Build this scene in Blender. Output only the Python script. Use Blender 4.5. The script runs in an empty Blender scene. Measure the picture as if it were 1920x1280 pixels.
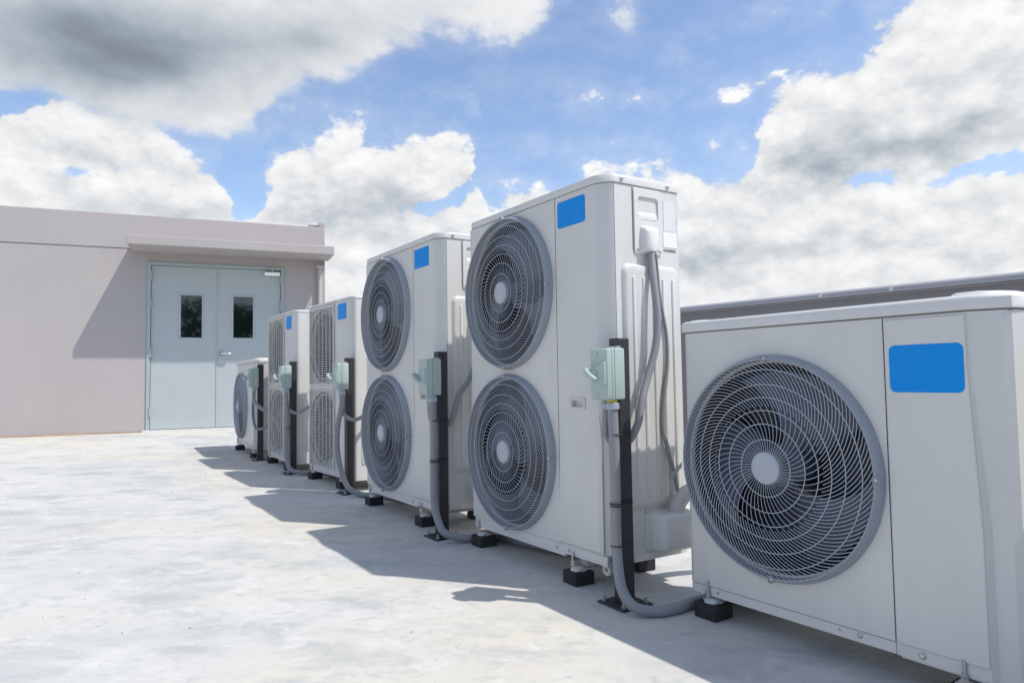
import bpy, math, random
from math import sin, cos, pi, radians as R, atan2, hypot, sqrt
from mathutils import Vector, Matrix, noise as mnoise

random.seed(7)
scene = bpy.context.scene
COL = scene.collection

# ------------------------------------------------------------------ camera
cam_d = bpy.data.cameras.new('camera')
cam = bpy.data.objects.new('camera', cam_d)
COL.objects.link(cam)
scene.camera = cam
cam_d.sensor_width = 36.0
cam_d.lens = 1308.8 / 1920 * 36.0
cam_d.clip_start = 0.05
cam_d.clip_end = 2000
PITCH, ROLL = R(3.008), R(0.870)
cam.matrix_world = (Matrix.Rotation(pi / 2 + PITCH, 4, 'X') @ Matrix.Rotation(-ROLL, 4, 'Z'))

# ------------------------------------------------------------------ exposure
scene.view_settings.view_transform = 'Standard'
scene.view_settings.look = 'None'
scene.view_settings.gamma = 1
scene.view_settings.use_curve_mapping = False
scene.view_settings.exposure = 0.25

# ------------------------------------------------------------------ sun
SUN_TO = Vector((0.585, -0.195, 1.0)).normalized()        # towards the sun
sun_d = bpy.data.lights.new('sun', 'SUN')
sun_d.energy = 3.35
sun_d.angle = R(0.7)
sun_d.color = (1.0, 0.955, 0.885)
sun = bpy.data.objects.new('sun', sun_d)
COL.objects.link(sun)
sun.rotation_euler = SUN_TO.to_track_quat('Z', 'Y').to_euler()

# ------------------------------------------------------------------ sky
world = bpy.data.worlds.new('World')
scene.world = world
world.use_nodes = True
wt = world.node_tree
for n in list(wt.nodes):
    wt.nodes.remove(n)


class X:
    """small wrapper that writes math nodes"""
    tree = wt

    def __init__(self, s):
        self.s = s

    @staticmethod
    def _m(op, *a):
        n = X.tree.nodes.new('ShaderNodeMath')
        n.operation = op
        for i, v in enumerate(a):
            if isinstance(v, X):
                X.tree.links.new(v.s, n.inputs[i])
            else:
                n.inputs[i].default_value = v
        return X(n.outputs[0])

    def __add__(s, o): return X._m('ADD', s, o)
    def __radd__(s, o): return X._m('ADD', s, o)
    def __sub__(s, o): return X._m('SUBTRACT', s, o)
    def __rsub__(s, o): return X._m('SUBTRACT', o, s)
    def __mul__(s, o): return X._m('MULTIPLY', s, o)
    def __rmul__(s, o): return X._m('MULTIPLY', s, o)


def xmap(v, a, b, c=0.0, d=1.0, smooth=True):
    n = X.tree.nodes.new('ShaderNodeMapRange')
    n.interpolation_type = 'SMOOTHSTEP' if smooth else 'LINEAR'
    X.tree.links.new(v.s, n.inputs[0])
    for i, q in enumerate((a, b, c, d)):
        n.inputs[1 + i].default_value = q
    return X(n.outputs[0])


def xmixc(f, a, b):
    n = X.tree.nodes.new('ShaderNodeMix')
    n.data_type = 'RGBA'
    if isinstance(f, X):
        X.tree.links.new(f.s, n.inputs[0])
    else:
        n.inputs[0].default_value = f
    for i, v in ((6, a), (7, b)):
        if isinstance(v, X):
            X.tree.links.new(v.s, n.inputs[i])
        else:
            n.inputs[i].default_value = (*v, 1)
    return X(n.outputs[2])


def build_sky():
    nt = wt
    geo = nt.nodes.new('ShaderNodeTexCoord')
    sep = nt.nodes.new('ShaderNodeSeparateXYZ')
    nt.links.new(geo.outputs['Generated'], sep.inputs[0])
    dx, dy, dz = (X(sep.outputs[i]) for i in range(3))
    DEG = 180 / pi
    az = X._m('ARCTAN2', dx, dy) * DEG
    el = X._m('ARCSINE', dz) * DEG

    def nz(scale, detail, rough, offs=(0, 0, 0), zs=1.6, dist=0.0, kind='noise'):
        mp = nt.nodes.new('ShaderNodeMapping')
        mp.inputs['Location'].default_value = offs
        mp.inputs['Scale'].default_value = (1, 1, zs)
        nt.links.new(geo.outputs['Generated'], mp.inputs[0])
        if kind == 'noise':
            n = nt.nodes.new('ShaderNodeTexNoise')
            n.inputs['Distortion'].default_value = dist
        else:
            n = nt.nodes.new('ShaderNodeTexVoronoi')
            n.feature = 'F1'
            n.normalize = True
        n.inputs['Scale'].default_value = scale
        n.inputs['Detail'].default_value = detail
        n.inputs['Roughness'].default_value = rough
        nt.links.new(mp.outputs[0], n.inputs['Vector'])
        return X(n.outputs[0])

    # ragged outlines: shift the lookup angles with a turbulent field
    wn = nt.nodes.new('ShaderNodeTexNoise')
    wn.inputs['Scale'].default_value = 11.0
    wn.inputs['Detail'].default_value = 4
    wn.inputs['Roughness'].default_value = 0.6
    nt.links.new(geo.outputs['Generated'], wn.inputs['Vector'])
    ws = nt.nodes.new('ShaderNodeSeparateXYZ')
    nt.links.new(wn.outputs['Color'], ws.inputs[0])
    az0, el0 = az, el
    az = az0 + (X(ws.outputs[0]) - 0.5) * 5.5
    el = el0 + (X(ws.outputs[1]) - 0.5) * 3.6

    def total(L):
        acc = None
        for a, e, ra, re, rot, w in L:
            cr, sr = cos(R(rot)), sin(R(rot))
            # u = ((az-a)cr + (el-e)sr)/ra ; v = ((el-e)cr - (az-a)sr)/re
            u = X._m('MULTIPLY_ADD', az, cr / ra, -(a * cr + e * sr) / ra)
            v = X._m('MULTIPLY_ADD', el, cr / re, -(e * cr - a * sr) / re)
            if rot:
                u = X._m('MULTIPLY_ADD', el, sr / ra, u)
                v = X._m('MULTIPLY_ADD', az, -sr / re, v)
            q = X._m('MULTIPLY_ADD', v, v, u * u)
            acc = X._m('MULTIPLY_ADD', X._m('POWER', 0.42, q), w, 0.0 if acc is None else acc)
        return acc

    def profile(P):
        """elevation of a cloud edge as a function of azimuth"""
        n = nt.nodes.new('ShaderNodeFloatCurve')
        c = n.mapping.curves[0]
        pts = [((x + 45) / 90, y / 40) for x, y in P]
        c.points[0].location = pts[0]
        c.points[1].location = pts[-1]
        for p in pts[1:-1]:
            c.points.new(*p)
        n.mapping.update()
        nt.links.new((az * (1 / 90) + 0.5).s, n.inputs['Value'])
        return X(n.outputs[0]) * 40.0

    STRATUS = [(-45, 17), (-36.61, 18.6), (-34.0, 19.0), (-31.0, 18.2), (-27.5, 17.6), (-23.33, 18.6), (-19.5, 20.6), (-16.0, 22.6), (-13.71, 23.7), (-11.14, 24.9), (-8.52, 26.21), (-4.53, 26.71), (-1.41, 26.48), (1.3, 27.25), (4.03, 28.96), (6.76, 30.9), (14, 35), (30, 38), (45, 38)]
    CUMULUS = [(-45, 15.0), (-36.61, 18.5), (-34.85, 19.05), (-32.06, 19.82), (-28.73, 19.87), (-26.97, 19.25), (-25.88, 17.67), (-23.29, 16.92), (-22.34, 15.48), (-21.94, 12.3), (-20.79, 12.3), (-20.22, 15.46), (-18.64, 16.96), (-16.21, 18.12), (-13.72, 19.19), (-11.18, 18.7), (-7.71, 19.14), (-4.19, 18.89), (-2.74, 17.8), (-2.23, 15.6), (-1.38, 13.7), (1.96, 14.96), (4.6, 14.34), (7.05, 15.91), (10.73, 15.91), (13.29, 16.22), (16.58, 15.26), (19.01, 15.42), (20.08, 17.76), (21.15, 20.16), (22.34, 21.1), (25.4, 22.39), (26.85, 22.3), (28.67, 23.31), (30.41, 24.6), (32.43, 26.6), (33.7, 26.4), (35.51, 24.8), (37.22, 23.5), (45, 18.54)]
    HAZE = [(-19.84, 20.12, 6.5, 2.3, -8, 0.52), (-34.5, 13.5, 4.0, 1.3, 0, 0.45), (18.83, 21.79, 2.2, 0.8, 20, 0.42), (22.0, 22.35, 2.0, 0.45, 15, 0.46), (9.67, 27.61, 1.3, 1.5, 0, 0.66), (16.65, 17.24, 0.8, 0.9, 0, 0.42), (18.86, 16.81, 1.1, 1.6, 0, 0.40), (-1.2, 16.0, 2.6, 0.9, 0, 0.6)]
    SHADES = [(-35.53, 23.4, 11.0, 3.8, 0, 1.1), (-27.0, 22.6, 9.0, 2.6, 3, 0.85), (-17.0, 26.0, 10.0, 2.0, 8, 0.80), (-31.99, 15.82, 5.18, 0.8, 0, 0.35), (-13.5, 13.2, 6.8, 1.7, 6, 0.80), (19.71, 12.56, 3.54, 1.2, -5, 0.45), (28.5, 15.3, 6.5, 1.5, 5, 1.0), (25.19, 17.1, 4.42, 1.6, 20, 0.6), (34.5, 17.3, 4.5, 1.4, 12, 0.6), (16.4, 9.34, 4.0, 1.3, 0, 0.9), (22.5, 9.3, 4.57, 0.9, 0, 0.45), (33.88, 7.83, 4.5, 0.94, -10, 0.4), (-26.9, 12.2, 5.0, 0.8, 0, 0.35)]
    CLEAR = [(27.92, 13.8, 3.0, 1.1, 12, 0.95), (30.6, 13.1, 2.0, 0.9, 0, 0.6), (35.0, 13.7, 2.6, 1.0, 5, 0.9), (26.02, 10.48, 1.25, 0.62, 20, 0.6), (-35.9, 18.5, 1.3, 0.6, 0, 1.0), (-32.9, 14.8, 4.4, 0.65, 3, 0.80), (-21.5, 15.0, 1.0, 2.2, 0, 0.5), (-7.0, 13.8, 3.4, 1.0, 18, 0.85), (-3.4, 15.0, 2.2, 0.8, 25, 0.6)]
    # the same broken cumulus goes on all round and overhead
    big = nz(1.7, 3, 0.5, (3.1, 1.7, 0.4), 1.9)
    out_az = xmap(X._m('ABSOLUTE', az0), 38, 48)
    out_el = xmap(el0, 29, 38)
    outside = X._m('MAXIMUM', out_az, out_el)
    SUNOFF = (0.010, -0.006, 0.020)
    fbm = nz(8.0, 7, 0.62, (0.3, 0.8, 0.1), 1.6, 0.3)
    vor = nz(14.0, 4.0, 0.62, (0.3, 0.8, 0.1), 1.6, kind='voronoi')
    vor2 = nz(14.0, 3.0, 0.60, (0.3 + SUNOFF[0], 0.8 + SUNOFF[1], 0.1 + SUNOFF[2] * 1.6), 1.6, kind='voronoi')
    soft = nz(5.0, 4, 0.5, (2.3, 0.1, 0.7), 2.2, 0.4)
    cum = X._m('MINIMUM', (profile(CUMULUS) - el) * 0.36, 1.1)
    strat = X._m('MINIMUM', (el - profile(STRATUS)) * 0.42, 1.1)
    around = xmap(big, 0.45, 0.63, -0.9, 1.1)
    inside = X._m('MAXIMUM', X._m('MAXIMUM', cum, strat), -0.6)
    inside = X._m('MAXIMUM', inside - total(CLEAR) * 1.5, total(HAZE) - 0.66)
    mask = X._m('MAXIMUM', inside, -0.9) * (1.0 - outside) + around * outside
    shade = total(SHADES) * (1.0 - outside) + xmap(big, 0.55, 0.75, 0, 0.8) * outside
    puff = (0.36 - vor) * 2.5
    # stratus is soft, cumulus crisp
    crisp = xmap(cum - strat, -0.4, 0.6, 0.25, 1.0)
    dens = mask + (fbm - 0.5) * 2.3 + puff * crisp
    alpha = xmap(dens, -0.16, 0.26) * crisp + xmap(dens, -0.5, 0.6) * (1.0 - crisp)
    thin = xmap(dens, -0.85, 0.2, 0, 0.22)
    alpha = X._m('MAXIMUM', alpha, thin)
    # lumps turn their lit side to the sun, bases are grey
    relief = ((vor2 - vor) * 1.6 + (0.36 - vor) * 0.75) * crisp + (fbm - 0.5) * 0.5
    sh = shade * (soft * 1.2 + 0.45) + xmap(soft, 0.48, 0.68, 0, 0.42) * xmap(dens, 0.5, 1.3)
    lum = 0.935 - sh * 0.245 + relief * 0.32
    lum = X._m('MINIMUM', X._m('SMOOTH_MAX', lum, 0.30, 0.2), 1.04)
    # grey undersides lean to slate blue
    low = xmap(el0, 1.0, 10.0, 0.45, 0.0)
    lum = lum * (1.0 - low) + 0.86 * low
    t = xmap(lum, 0.45, 1.0)
    cc = xmixc(t, (0.68, 0.80, 0.93), (0.985, 0.99, 0.995))
    vm = nt.nodes.new('ShaderNodeVectorMath')
    vm.operation = 'SCALE'
    nt.links.new(cc.s, vm.inputs[0])
    nt.links.new((lum * CLOUDLUM).s, vm.inputs['Scale'])
    cloudc = X(vm.outputs[0])

    sky = nt.nodes.new('ShaderNodeTexSky')
    sky.sky_type = 'NISHITA'
    sky.sun_disc = False
    sky.sun_elevation = math.asin(SUN_TO.z)
    sky.sun_rotation = atan2(SUN_TO.x, SUN_TO.y)
    sky.air_density = 1.0
    sky.dust_density = 0.6
    sky.ozone_density = 1.6
    tint = nt.nodes.new('ShaderNodeVectorMath')
    tint.operation = 'MULTIPLY'
    nt.links.new(sky.outputs[0], tint.inputs[0])
    tint.inputs[1].default_value = SKYTINT
    fin = xmixc(alpha, X(tint.outputs[0]), cloudc)
    # pale horizon haze all round
    fin = xmixc(xmap(el0, 0.0, 7.0, 0.7, 0.0), fin, (6.9, 7.5, 8.1))
    bg = nt.nodes.new('ShaderNodeBackground')
    bg.inputs['Strength'].default_value = 0.1
    nt.links.new(fin.s, bg.inputs['Color'])
    out = nt.nodes.new('ShaderNodeOutputWorld')
    nt.links.new(bg.outputs[0], out.inputs[0])
    world.cycles.sampling_method = 'MANUAL'
    world.cycles.sample_map_resolution = 512


SKYTINT = (1.66, 1.62, 1.66)
CLOUDLUM = 8.0
build_sky()


# ------------------------------------------------------------------ materials
def new_mat(name):
    m = bpy.data.materials.new(name)
    m.use_nodes = True
    nt = m.node_tree
    b = nt.nodes['Principled BSDF']
    return m, nt, b


def coords(nt, scale=(1, 1, 1), kind='Object'):
    tc = nt.nodes.new('ShaderNodeTexCoord')
    mp = nt.nodes.new('ShaderNodeMapping')
    mp.inputs['Scale'].default_value = scale
    nt.links.new(tc.outputs[kind], mp.inputs[0])
    return mp.outputs[0]


def world_coords(nt, scale=(1, 1, 1)):
    tc = nt.nodes.new('ShaderNodeNewGeometry')
    mp = nt.nodes.new('ShaderNodeMapping')
    mp.inputs['Scale'].default_value = scale
    nt.links.new(tc.outputs['Position'], mp.inputs[0])
    return mp.outputs[0]


def noise(nt, vec, scale, detail=4, rough=0.55, dist=0):
    n = nt.nodes.new('ShaderNodeTexNoise')
    n.inputs['Scale'].default_value = scale
    n.inputs['Detail'].default_value = detail
    n.inputs['Roughness'].default_value = rough
    n.inputs['Distortion'].default_value = dist
    nt.links.new(vec, n.inputs['Vector'])
    return n.outputs[0]


def ramp(nt, fac, stops):
    r = nt.nodes.new('ShaderNodeValToRGB')
    el = r.color_ramp.elements
    while len(el) < len(stops):
        el.new(0.5)
    for e, (p, c) in zip(el, stops):
        e.position = p
        e.color = (*c, 1) if len(c) == 3 else c
    nt.links.new(fac, r.inputs[0])
    return r.outputs[0]


def mix(nt, f, a, b, blend='MIX'):
    n = nt.nodes.new('ShaderNodeMix')
    n.data_type = 'RGBA'
    n.blend_type = blend
    if isinstance(f, (int, float)):
        n.inputs[0].default_value = f
    else:
        nt.links.new(f, n.inputs[0])
    for i, v in ((6, a), (7, b)):
        if isinstance(v, tuple):
            n.inputs[i].default_value = (*v, 1)
        else:
            nt.links.new(v, n.inputs[i])
    return n.outputs[2]


def bump(nt, b, h, strength=0.2, dist=0.01):
    n = nt.nodes.new('ShaderNodeBump')
    n.inputs['Strength'].default_value = strength
    n.inputs['Distance'].default_value = dist
    nt.links.new(h, n.inputs['Height'])
    nt.links.new(n.outputs[0], b.inputs['Normal'])


def paint(name, col, rough=0.4, var=0.06, grime=0.10, gcol=(0.36, 0.34, 0.31), metallic=0.0, streak=True, bmp=0.03, spec=0.5):
    m, nt, b = new_mat(name)
    w = world_coords(nt)
    v = noise(nt, w, 3.0, 5, 0.6)
    lo = tuple(c * (1 - var) for c in col)
    hi = tuple(min(1, c * (1 + var)) for c in col)
    c = ramp(nt, v, [(0.3, lo), (0.7, hi)])
    if grime:
        ws = world_coords(nt, (4, 4, 0.9) if streak else (3, 3, 3))
        g = noise(nt, ws, 2.2, 7, 0.62, 0.2)
        gm = ramp(nt, g, [(0.50, (0, 0, 0)), (0.80, (grime,) * 3)])
        c = mix(nt, gm, c, gcol)
        g2 = noise(nt, w, 55.0, 3, 0.7)
        gm2 = ramp(nt, g2, [(0.66, (0, 0, 0)), (0.78, (grime * 1.3,) * 3)])
        c = mix(nt, gm2, c, gcol)
    nt.links.new(c, b.inputs['Base Color'])
    rr = ramp(nt, noise(nt, w, 9.0, 4, 0.6), [(0.3, (rough * 0.85,) * 3), (0.7, (min(1, rough * 1.2),) * 3)])
    nt.links.new(rr, b.inputs['Roughness'])
    b.inputs['Metallic'].default_value = metallic
    b.inputs['Specular IOR Level'].default_value = spec
    if bmp:
        bump(nt, b, noise(nt, w, 260.0, 2, 0.5), bmp, 0.002)
    return m


M = {}
M['white'] = paint('painted_steel_white', (0.635, 0.628, 0.605), 0.36, 0.035, 0.17)
M['white2'] = paint('painted_steel_cap', (0.665, 0.658, 0.635), 0.40, 0.035, 0.15)
M['plastic'] = paint('ivory_plastic', (0.67, 0.665, 0.645), 0.34, 0.02, 0.05)
M['sticker'] = paint('white_sticker', (0.80, 0.80, 0.80), 0.3, 0.01, 0.0, bmp=0)
M['sticker2'] = paint('pale_sticker', (0.68, 0.70, 0.70), 0.3, 0.01, 0.0, bmp=0)
M['blue'] = paint('blue_sticker', (0.004, 0.27, 0.76), 0.6, 0.03, 0.0, (0.3, 0.4, 0.55), bmp=0, spec=0.2)
M['blue2'] = paint('light_blue_sticker', (0.03, 0.29, 0.74), 0.6, 0.03, 0.0, (0.3, 0.4, 0.55), bmp=0, spec=0.2)
M['guard'] = paint('grey_guard_plastic', (0.30, 0.325, 0.37), 0.38, 0.03, 0.08, (0.42, 0.42, 0.42))
M['wire'] = paint('grey_guard_wire', (0.42, 0.45, 0.50), 0.35, 0.03, 0.0, bmp=0)
M['dark'] = paint('dark_interior', (0.018, 0.022, 0.034), 0.6, 0.05, 0.0, bmp=0)
M['blade'] = paint('fan_blade', (0.085, 0.105, 0.150), 0.42, 0.05, 0.0, bmp=0)
M['darkblade'] = paint('dark_fan_blade', (0.028, 0.034, 0.05), 0.55, 0.05, 0.0, bmp=0)
M['coil'] = paint('coil_fins', (0.030, 0.038, 0.060), 0.5, 0.1, 0.0, bmp=0)
M['post'] = paint('black_steel', (0.028, 0.030, 0.034), 0.48, 0.12, 0.16, (0.16, 0.15, 0.14))
M['rubber'] = paint('black_rubber', (0.020, 0.020, 0.023), 0.75, 0.15, 0.25, (0.15, 0.15, 0.15), streak=False)
M['switch'] = paint('mint_plastic', (0.40, 0.495, 0.46), 0.38, 0.04, 0.08)
M['conduit'] = paint('grey_conduit', (0.25, 0.26, 0.275), 0.45, 0.05, 0.10, (0.34, 0.34, 0.33))
M['gland'] = paint('blue_grey_gland', (0.36, 0.42, 0.50), 0.4, 0.05, 0.0)
M['brass'] = paint('brass_ring', (0.55, 0.45, 0.08), 0.3, 0.05, 0.0)
M['steel'] = paint('zinc_steel', (0.55, 0.55, 0.55), 0.32, 0.08, 0.15, (0.2, 0.17, 0.14), metallic=0.85)
M['tie'] = paint('black_tie', (0.02, 0.02, 0.022), 0.4, 0.05, 0.0)
M['foot'] = paint('foot_bracket', (0.48, 0.48, 0.47), 0.45, 0.06, 0.3)
M['darkline'] = paint('seam_shadow_gap', (0.20, 0.20, 0.20), 0.8, 0.05, 0.0)
M['ink'] = paint('black_print', (0.06, 0.06, 0.06), 0.6, 0.0, 0.0, bmp=0)
M['insul'] = paint('pipe_wrap', (0.62, 0.61, 0.58), 0.55, 0.06, 0.2, streak=False)
M['wrap'] = paint('grey_tape', (0.34, 0.355, 0.36), 0.45, 0.08, 0.15, streak=False)
M['door'] = paint('pale_teal_door', (0.45, 0.495, 0.50), 0.42, 0.02, 0.05)
M['doorframe'] = paint('pale_teal_frame', (0.38, 0.455, 0.455), 0.45, 0.03, 0.08)
M['chrome'] = paint('chrome', (0.75, 0.75, 0.74), 0.16, 0.02, 0.0, metallic=0.9, bmp=0)
M['pipe'] = paint('painted_downpipe', (0.50, 0.47, 0.47), 0.5, 0.03, 0.12)
M['coping'] = paint('grey_coping', (0.36, 0.36, 0.38), 0.5, 0.04, 0.2)
M['coping2'] = paint('pale_coping', (0.68, 0.67, 0.66), 0.55, 0.04, 0.1)


def mat_render(name, col, stain=(0.30, 0.27, 0.25), amt=0.10, fine=0.25, baseline=None):
    m, nt, b = new_mat(name)
    w = world_coords(nt)
    v = noise(nt, w, 0.9, 6, 0.6)
    c = ramp(nt, v, [(0.3, tuple(q * 0.965 for q in col)), (0.7, tuple(q * 1.03 for q in col))])
    ws = world_coords(nt, (5, 5, 0.7))
    st = ramp(nt, noise(nt, ws, 1.3, 6, 0.62, 0.3), [(0.50, (0, 0, 0)), (0.85, (amt,) * 3)])
    c = mix(nt, st, c, stain)
    f = noise(nt, w, 60, 4, 0.7)
    c = mix(nt, ramp(nt, f, [(0.35, (0.05,) * 3), (0.65, (0, 0, 0))]), c, stain)
    if baseline is not None:
        # splashed soil line low on the wall
        sx = nt.nodes.new('ShaderNodeSeparateXYZ')
        nt.links.new(w, sx.inputs[0])
        ad = nt.nodes.new('ShaderNodeMath')
        ad.operation = 'MULTIPLY_ADD'
        nt.links.new(noise(nt, w, 7, 5, 0.7), ad.inputs[0])
        ad.inputs[1].default_value = -0.10
        nt.links.new(sx.outputs[2], ad.inputs[2])
        g = nt.nodes.new('ShaderNodeMapRange')
        nt.links.new(ad.outputs[0], g.inputs[0])
        g.inputs[1].default_value = baseline - 0.035
        g.inputs[2].default_value = baseline - 0.060
        g.inputs[3].default_value = 0
        g.inputs[4].default_value = 0.8
        c = mix(nt, g.outputs[0], c, (0.36, 0.24, 0.15))
    nt.links.new(c, b.inputs['Base Color'])
    b.inputs['Roughness'].default_value = 0.85
    b.inputs['Specular IOR Level'].default_value = 0.25
    bump(nt, b, noise(nt, w, 140, 4, 0.65), fine, 0.004)
    return m


M['wall'] = mat_render('mauve_render', (0.47, 0.433, 0.425), amt=0.11, baseline=-0.605)
M['parapet'] = mat_render('grey_render', (0.235, 0.225, 0.235), (0.15, 0.14, 0.15), 0.25)


def mat_concrete():
    m, nt, b = new_mat('roof_concrete')
    w = world_coords(nt)
    w2 = world_coords(nt, (1.0, 1.7, 1.0))
    big = noise(nt, w2, 0.9, 8, 0.62, 0.4)
    c = ramp(nt, big, [(0.30, (0.44, 0.45, 0.44)), (0.44, (0.53, 0.53, 0.512)), (0.58, (0.585, 0.577, 0.55)), (0.8, (0.56, 0.555, 0.54))])
    # warm, yellowish cement patches
    warm = noise(nt, world_coords(nt, (0.8, 1.2, 1)), 0.85, 5, 0.55, 0.2)
    c = mix(nt, ramp(nt, warm, [(0.46, (0, 0, 0)), (0.64, (0.9,) * 3)]), c, (0.60, 0.56, 0.475))
    # damp looking grey stains with soft edges
    sc = noise(nt, world_coords(nt, (1.3, 2.2, 1)), 1.9, 8, 0.66, 0.25)
    c = mix(nt, ramp(nt, sc, [(0.50, (0, 0, 0)), (0.66, (0.85,) * 3)]), c, (0.385, 0.405, 0.40))
    sc2 = noise(nt, world_coords(nt, (2.5, 3.2, 1)), 2.6, 9, 0.70, 0.15)
    c = mix(nt, ramp(nt, sc2, [(0.52, (0, 0, 0)), (0.64, (0.6,) * 3)]), c, (0.65, 0.64, 0.615))
    sc3 = noise(nt, world_coords(nt, (1, 1.3, 1)), 11.0, 7, 0.7, 0.3)
    c = mix(nt, ramp(nt, sc3, [(0.54, (0, 0, 0)), (0.66, (0.65,) * 3)]), c, (0.41, 0.43, 0.43))
    # fine speckle
    sp = noise(nt, w, 45, 6, 0.75)
    c = mix(nt, ramp(nt, sp, [(0.25, (0.35,) * 3), (0.45, (0, 0, 0))]), c, (0.36, 0.38, 0.40))
    # hair cracks in a few areas
    vo = nt.nodes.new('ShaderNodeTexVoronoi')
    vo.feature = 'DISTANCE_TO_EDGE'
    vo.inputs['Scale'].default_value = 2.1
    dm = nt.nodes.new('ShaderNodeVectorMath')
    dm.operation = 'MULTIPLY_ADD'
    nn = nt.nodes.new('ShaderNodeTexNoise')
    nn.inputs['Scale'].default_value = 5
    nn.inputs['Detail'].default_value = 5
    nt.links.new(w, nn.inputs['Vector'])
    nt.links.new(nn.outputs['Color'], dm.inputs[0])
    dm.inputs[1].default_value = (0.35, 0.35, 0.35)
    nt.links.new(w, dm.inputs[2])
    nt.links.new(dm.outputs[0], vo.inputs['Vector'])
    ck = ramp(nt, vo.outputs['Distance'], [(0.0, (0.55,) * 3), (0.006, (0, 0, 0))])
    cm = ramp(nt, noise(nt, w, 0.8, 3, 0.5), [(0.52, (0, 0, 0)), (0.6, (1, 1, 1))])
    ck = mix(nt, 1.0, ck, cm, 'MULTIPLY')
    c = mix(nt, ck, c, (0.34, 0.35, 0.36))
    nt.links.new(c, b.inputs['Base Color'])
    rr = ramp(nt, sc, [(0.35, (0.62,) * 3), (0.7, (0.85,) * 3)])
    nt.links.new(rr, b.inputs['Roughness'])
    b.inputs['Specular IOR Level'].default_value = 0.3
    h = mix(nt, 0.5, sc, sp)
    bump(nt, b, h, 0.22, 0.004)
    return m


M['concrete'] = mat_concrete()


def mat_glass_dark():
    m, nt, b = new_mat('dark_window_glass')
    b.inputs['Base Color'].default_value = (0.006, 0.010, 0.012, 1)
    b.inputs['Roughness'].default_value = 0.03
    b.inputs['Specular IOR Level'].default_value = 1.0
    w = world_coords(nt)
    bump(nt, b, noise(nt, w, 3, 2, 0.5), 0.03, 0.01)
    return m


M['glass'] = mat_glass_dark()


def mat_leaf():
    m, nt, b = new_mat('dark_foliage')
    w = world_coords(nt)
    c = ramp(nt, noise(nt, w, 1.2, 5, 0.6), [(0.3, (0.03, 0.085, 0.04)), (0.7, (0.09, 0.19, 0.08))])
    nt.links.new(c, b.inputs['Base Color'])
    b.inputs['Roughness'].default_value = 0.7
    return m


M['leaf'] = mat_leaf()
M['earth'] = paint('far_ground', (0.13, 0.16, 0.10), 0.9, 0.25, 0.0, bmp=0)


def mat_wrapband(name, col, scale, strength):
    """corrugated / taped tube: rings along the tube come from UV.y"""
    m = M['conduit'].copy()
    m.name = name
    nt = m.node_tree
    b = nt.nodes['Principled BSDF']
    uv = nt.nodes.new('ShaderNodeUVMap')
    mp = nt.nodes.new('ShaderNodeMapping')
    mp.inputs['Scale'].default_value = (0.0, 1, 1)
    nt.links.new(uv.outputs[0], mp.inputs[0])
    wv = nt.nodes.new('ShaderNodeTexWave')
    wv.bands_direction = 'Y'
    wv.inputs['Scale'].default_value = scale
    nt.links.new(mp.outputs[0], wv.inputs['Vector'])
    bump(nt, b, wv.outputs[0], strength, 0.004)
    return m


M['flex'] = mat_wrapband('ribbed_conduit', None, 150, 0.12)


# ------------------------------------------------------------------ mesh tools
class MB:
    def __init__(s):
        s.v = []
        s.f = []

    def add(s, verts, faces):
        o = len(s.v)
        s.v += [tuple(v) for v in verts]
        s.f += [tuple(i + o for i in f) for f in faces]
        return s

    def box(s, x0, x1, y0, y1, z0, z1):
        return s.add([(x0, y0, z0), (x1, y0, z0), (x1, y1, z0), (x0, y1, z0), (x0, y0, z1), (x1, y0, z1), (x1, y1, z1), (x0, y1, z1)],
                     [(0, 3, 2, 1), (4, 5, 6, 7), (0, 1, 5, 4), (1, 2, 6, 5), (2, 3, 7, 6), (3, 0, 4, 7)])

    def loft(s, loops, cap0=True, cap1=True):
        n = len(loops[0])
        vs = [p for l in loops for p in l]
        fs = []
        for k in range(len(loops) - 1):
            for i in range(n):
                j = (i + 1) % n
                fs.append((k * n + i, k * n + j, (k + 1) * n + j, (k + 1) * n + i))
        if cap0:
            fs.append(tuple(range(n - 1, -1, -1)))
        if cap1:
            fs.append(tuple((len(loops) - 1) * n + i for i in range(n)))
        return s.add(vs, fs)

    def prism_z(s, poly, z0, z1):
        return s.loft([[(x, y, z0) for x, y in poly], [(x, y, z1) for x, y in poly]])

    def prism_y(s, poly, y0, y1):
        """poly in (x,z), counter-clockwise seen from -y"""
        return s.loft([[(x, y1, z) for x, z in poly], [(x, y0, z) for x, z in poly]])

    def tube(s, pts, r, seg=12, caps=True):
        pts = [Vector(p) for p in pts]
        rs = r if isinstance(r, (list, tuple)) else [r] * len(pts)
        loops = []
        t0 = (pts[1] - pts[0]).normalized()
        u = t0.orthogonal().normalized()
        for i, p in enumerate(pts):
            t = (pts[min(i + 1, len(pts) - 1)] - pts[max(i - 1, 0)]).normalized()
            u = (u - t * u.dot(t)).normalized()
            w = t.cross(u)
            loops.append([p + (u * cos(2 * pi * k / seg) + w * sin(2 * pi * k / seg)) * rs[i] for k in range(seg)])
        return s.loft(loops, caps, caps)

    def lathe_y(s, prof, cx, cz, seg=64, closed=False):
        """prof: list of (radius, y) revolved about the y axis through (cx,cz)"""
        n = len(prof)
        vs = []
        for k in range(seg):
            a = 2 * pi * k / seg
            for r, y in prof:
                vs.append((cx + r * cos(a), y, cz + r * sin(a)))
        fs = []
        for k in range(seg):
            k2 = (k + 1) % seg
            for i in range(n - 1 if not closed else n):
                j = (i + 1) % n
                fs.append((k * n + i, k2 * n + i, k2 * n + j, k * n + j))
        return s.add(vs, fs)

    def cyl(s, p0, p1, r, seg=12):
        return s.tube([p0, p1], r, seg)


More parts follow.
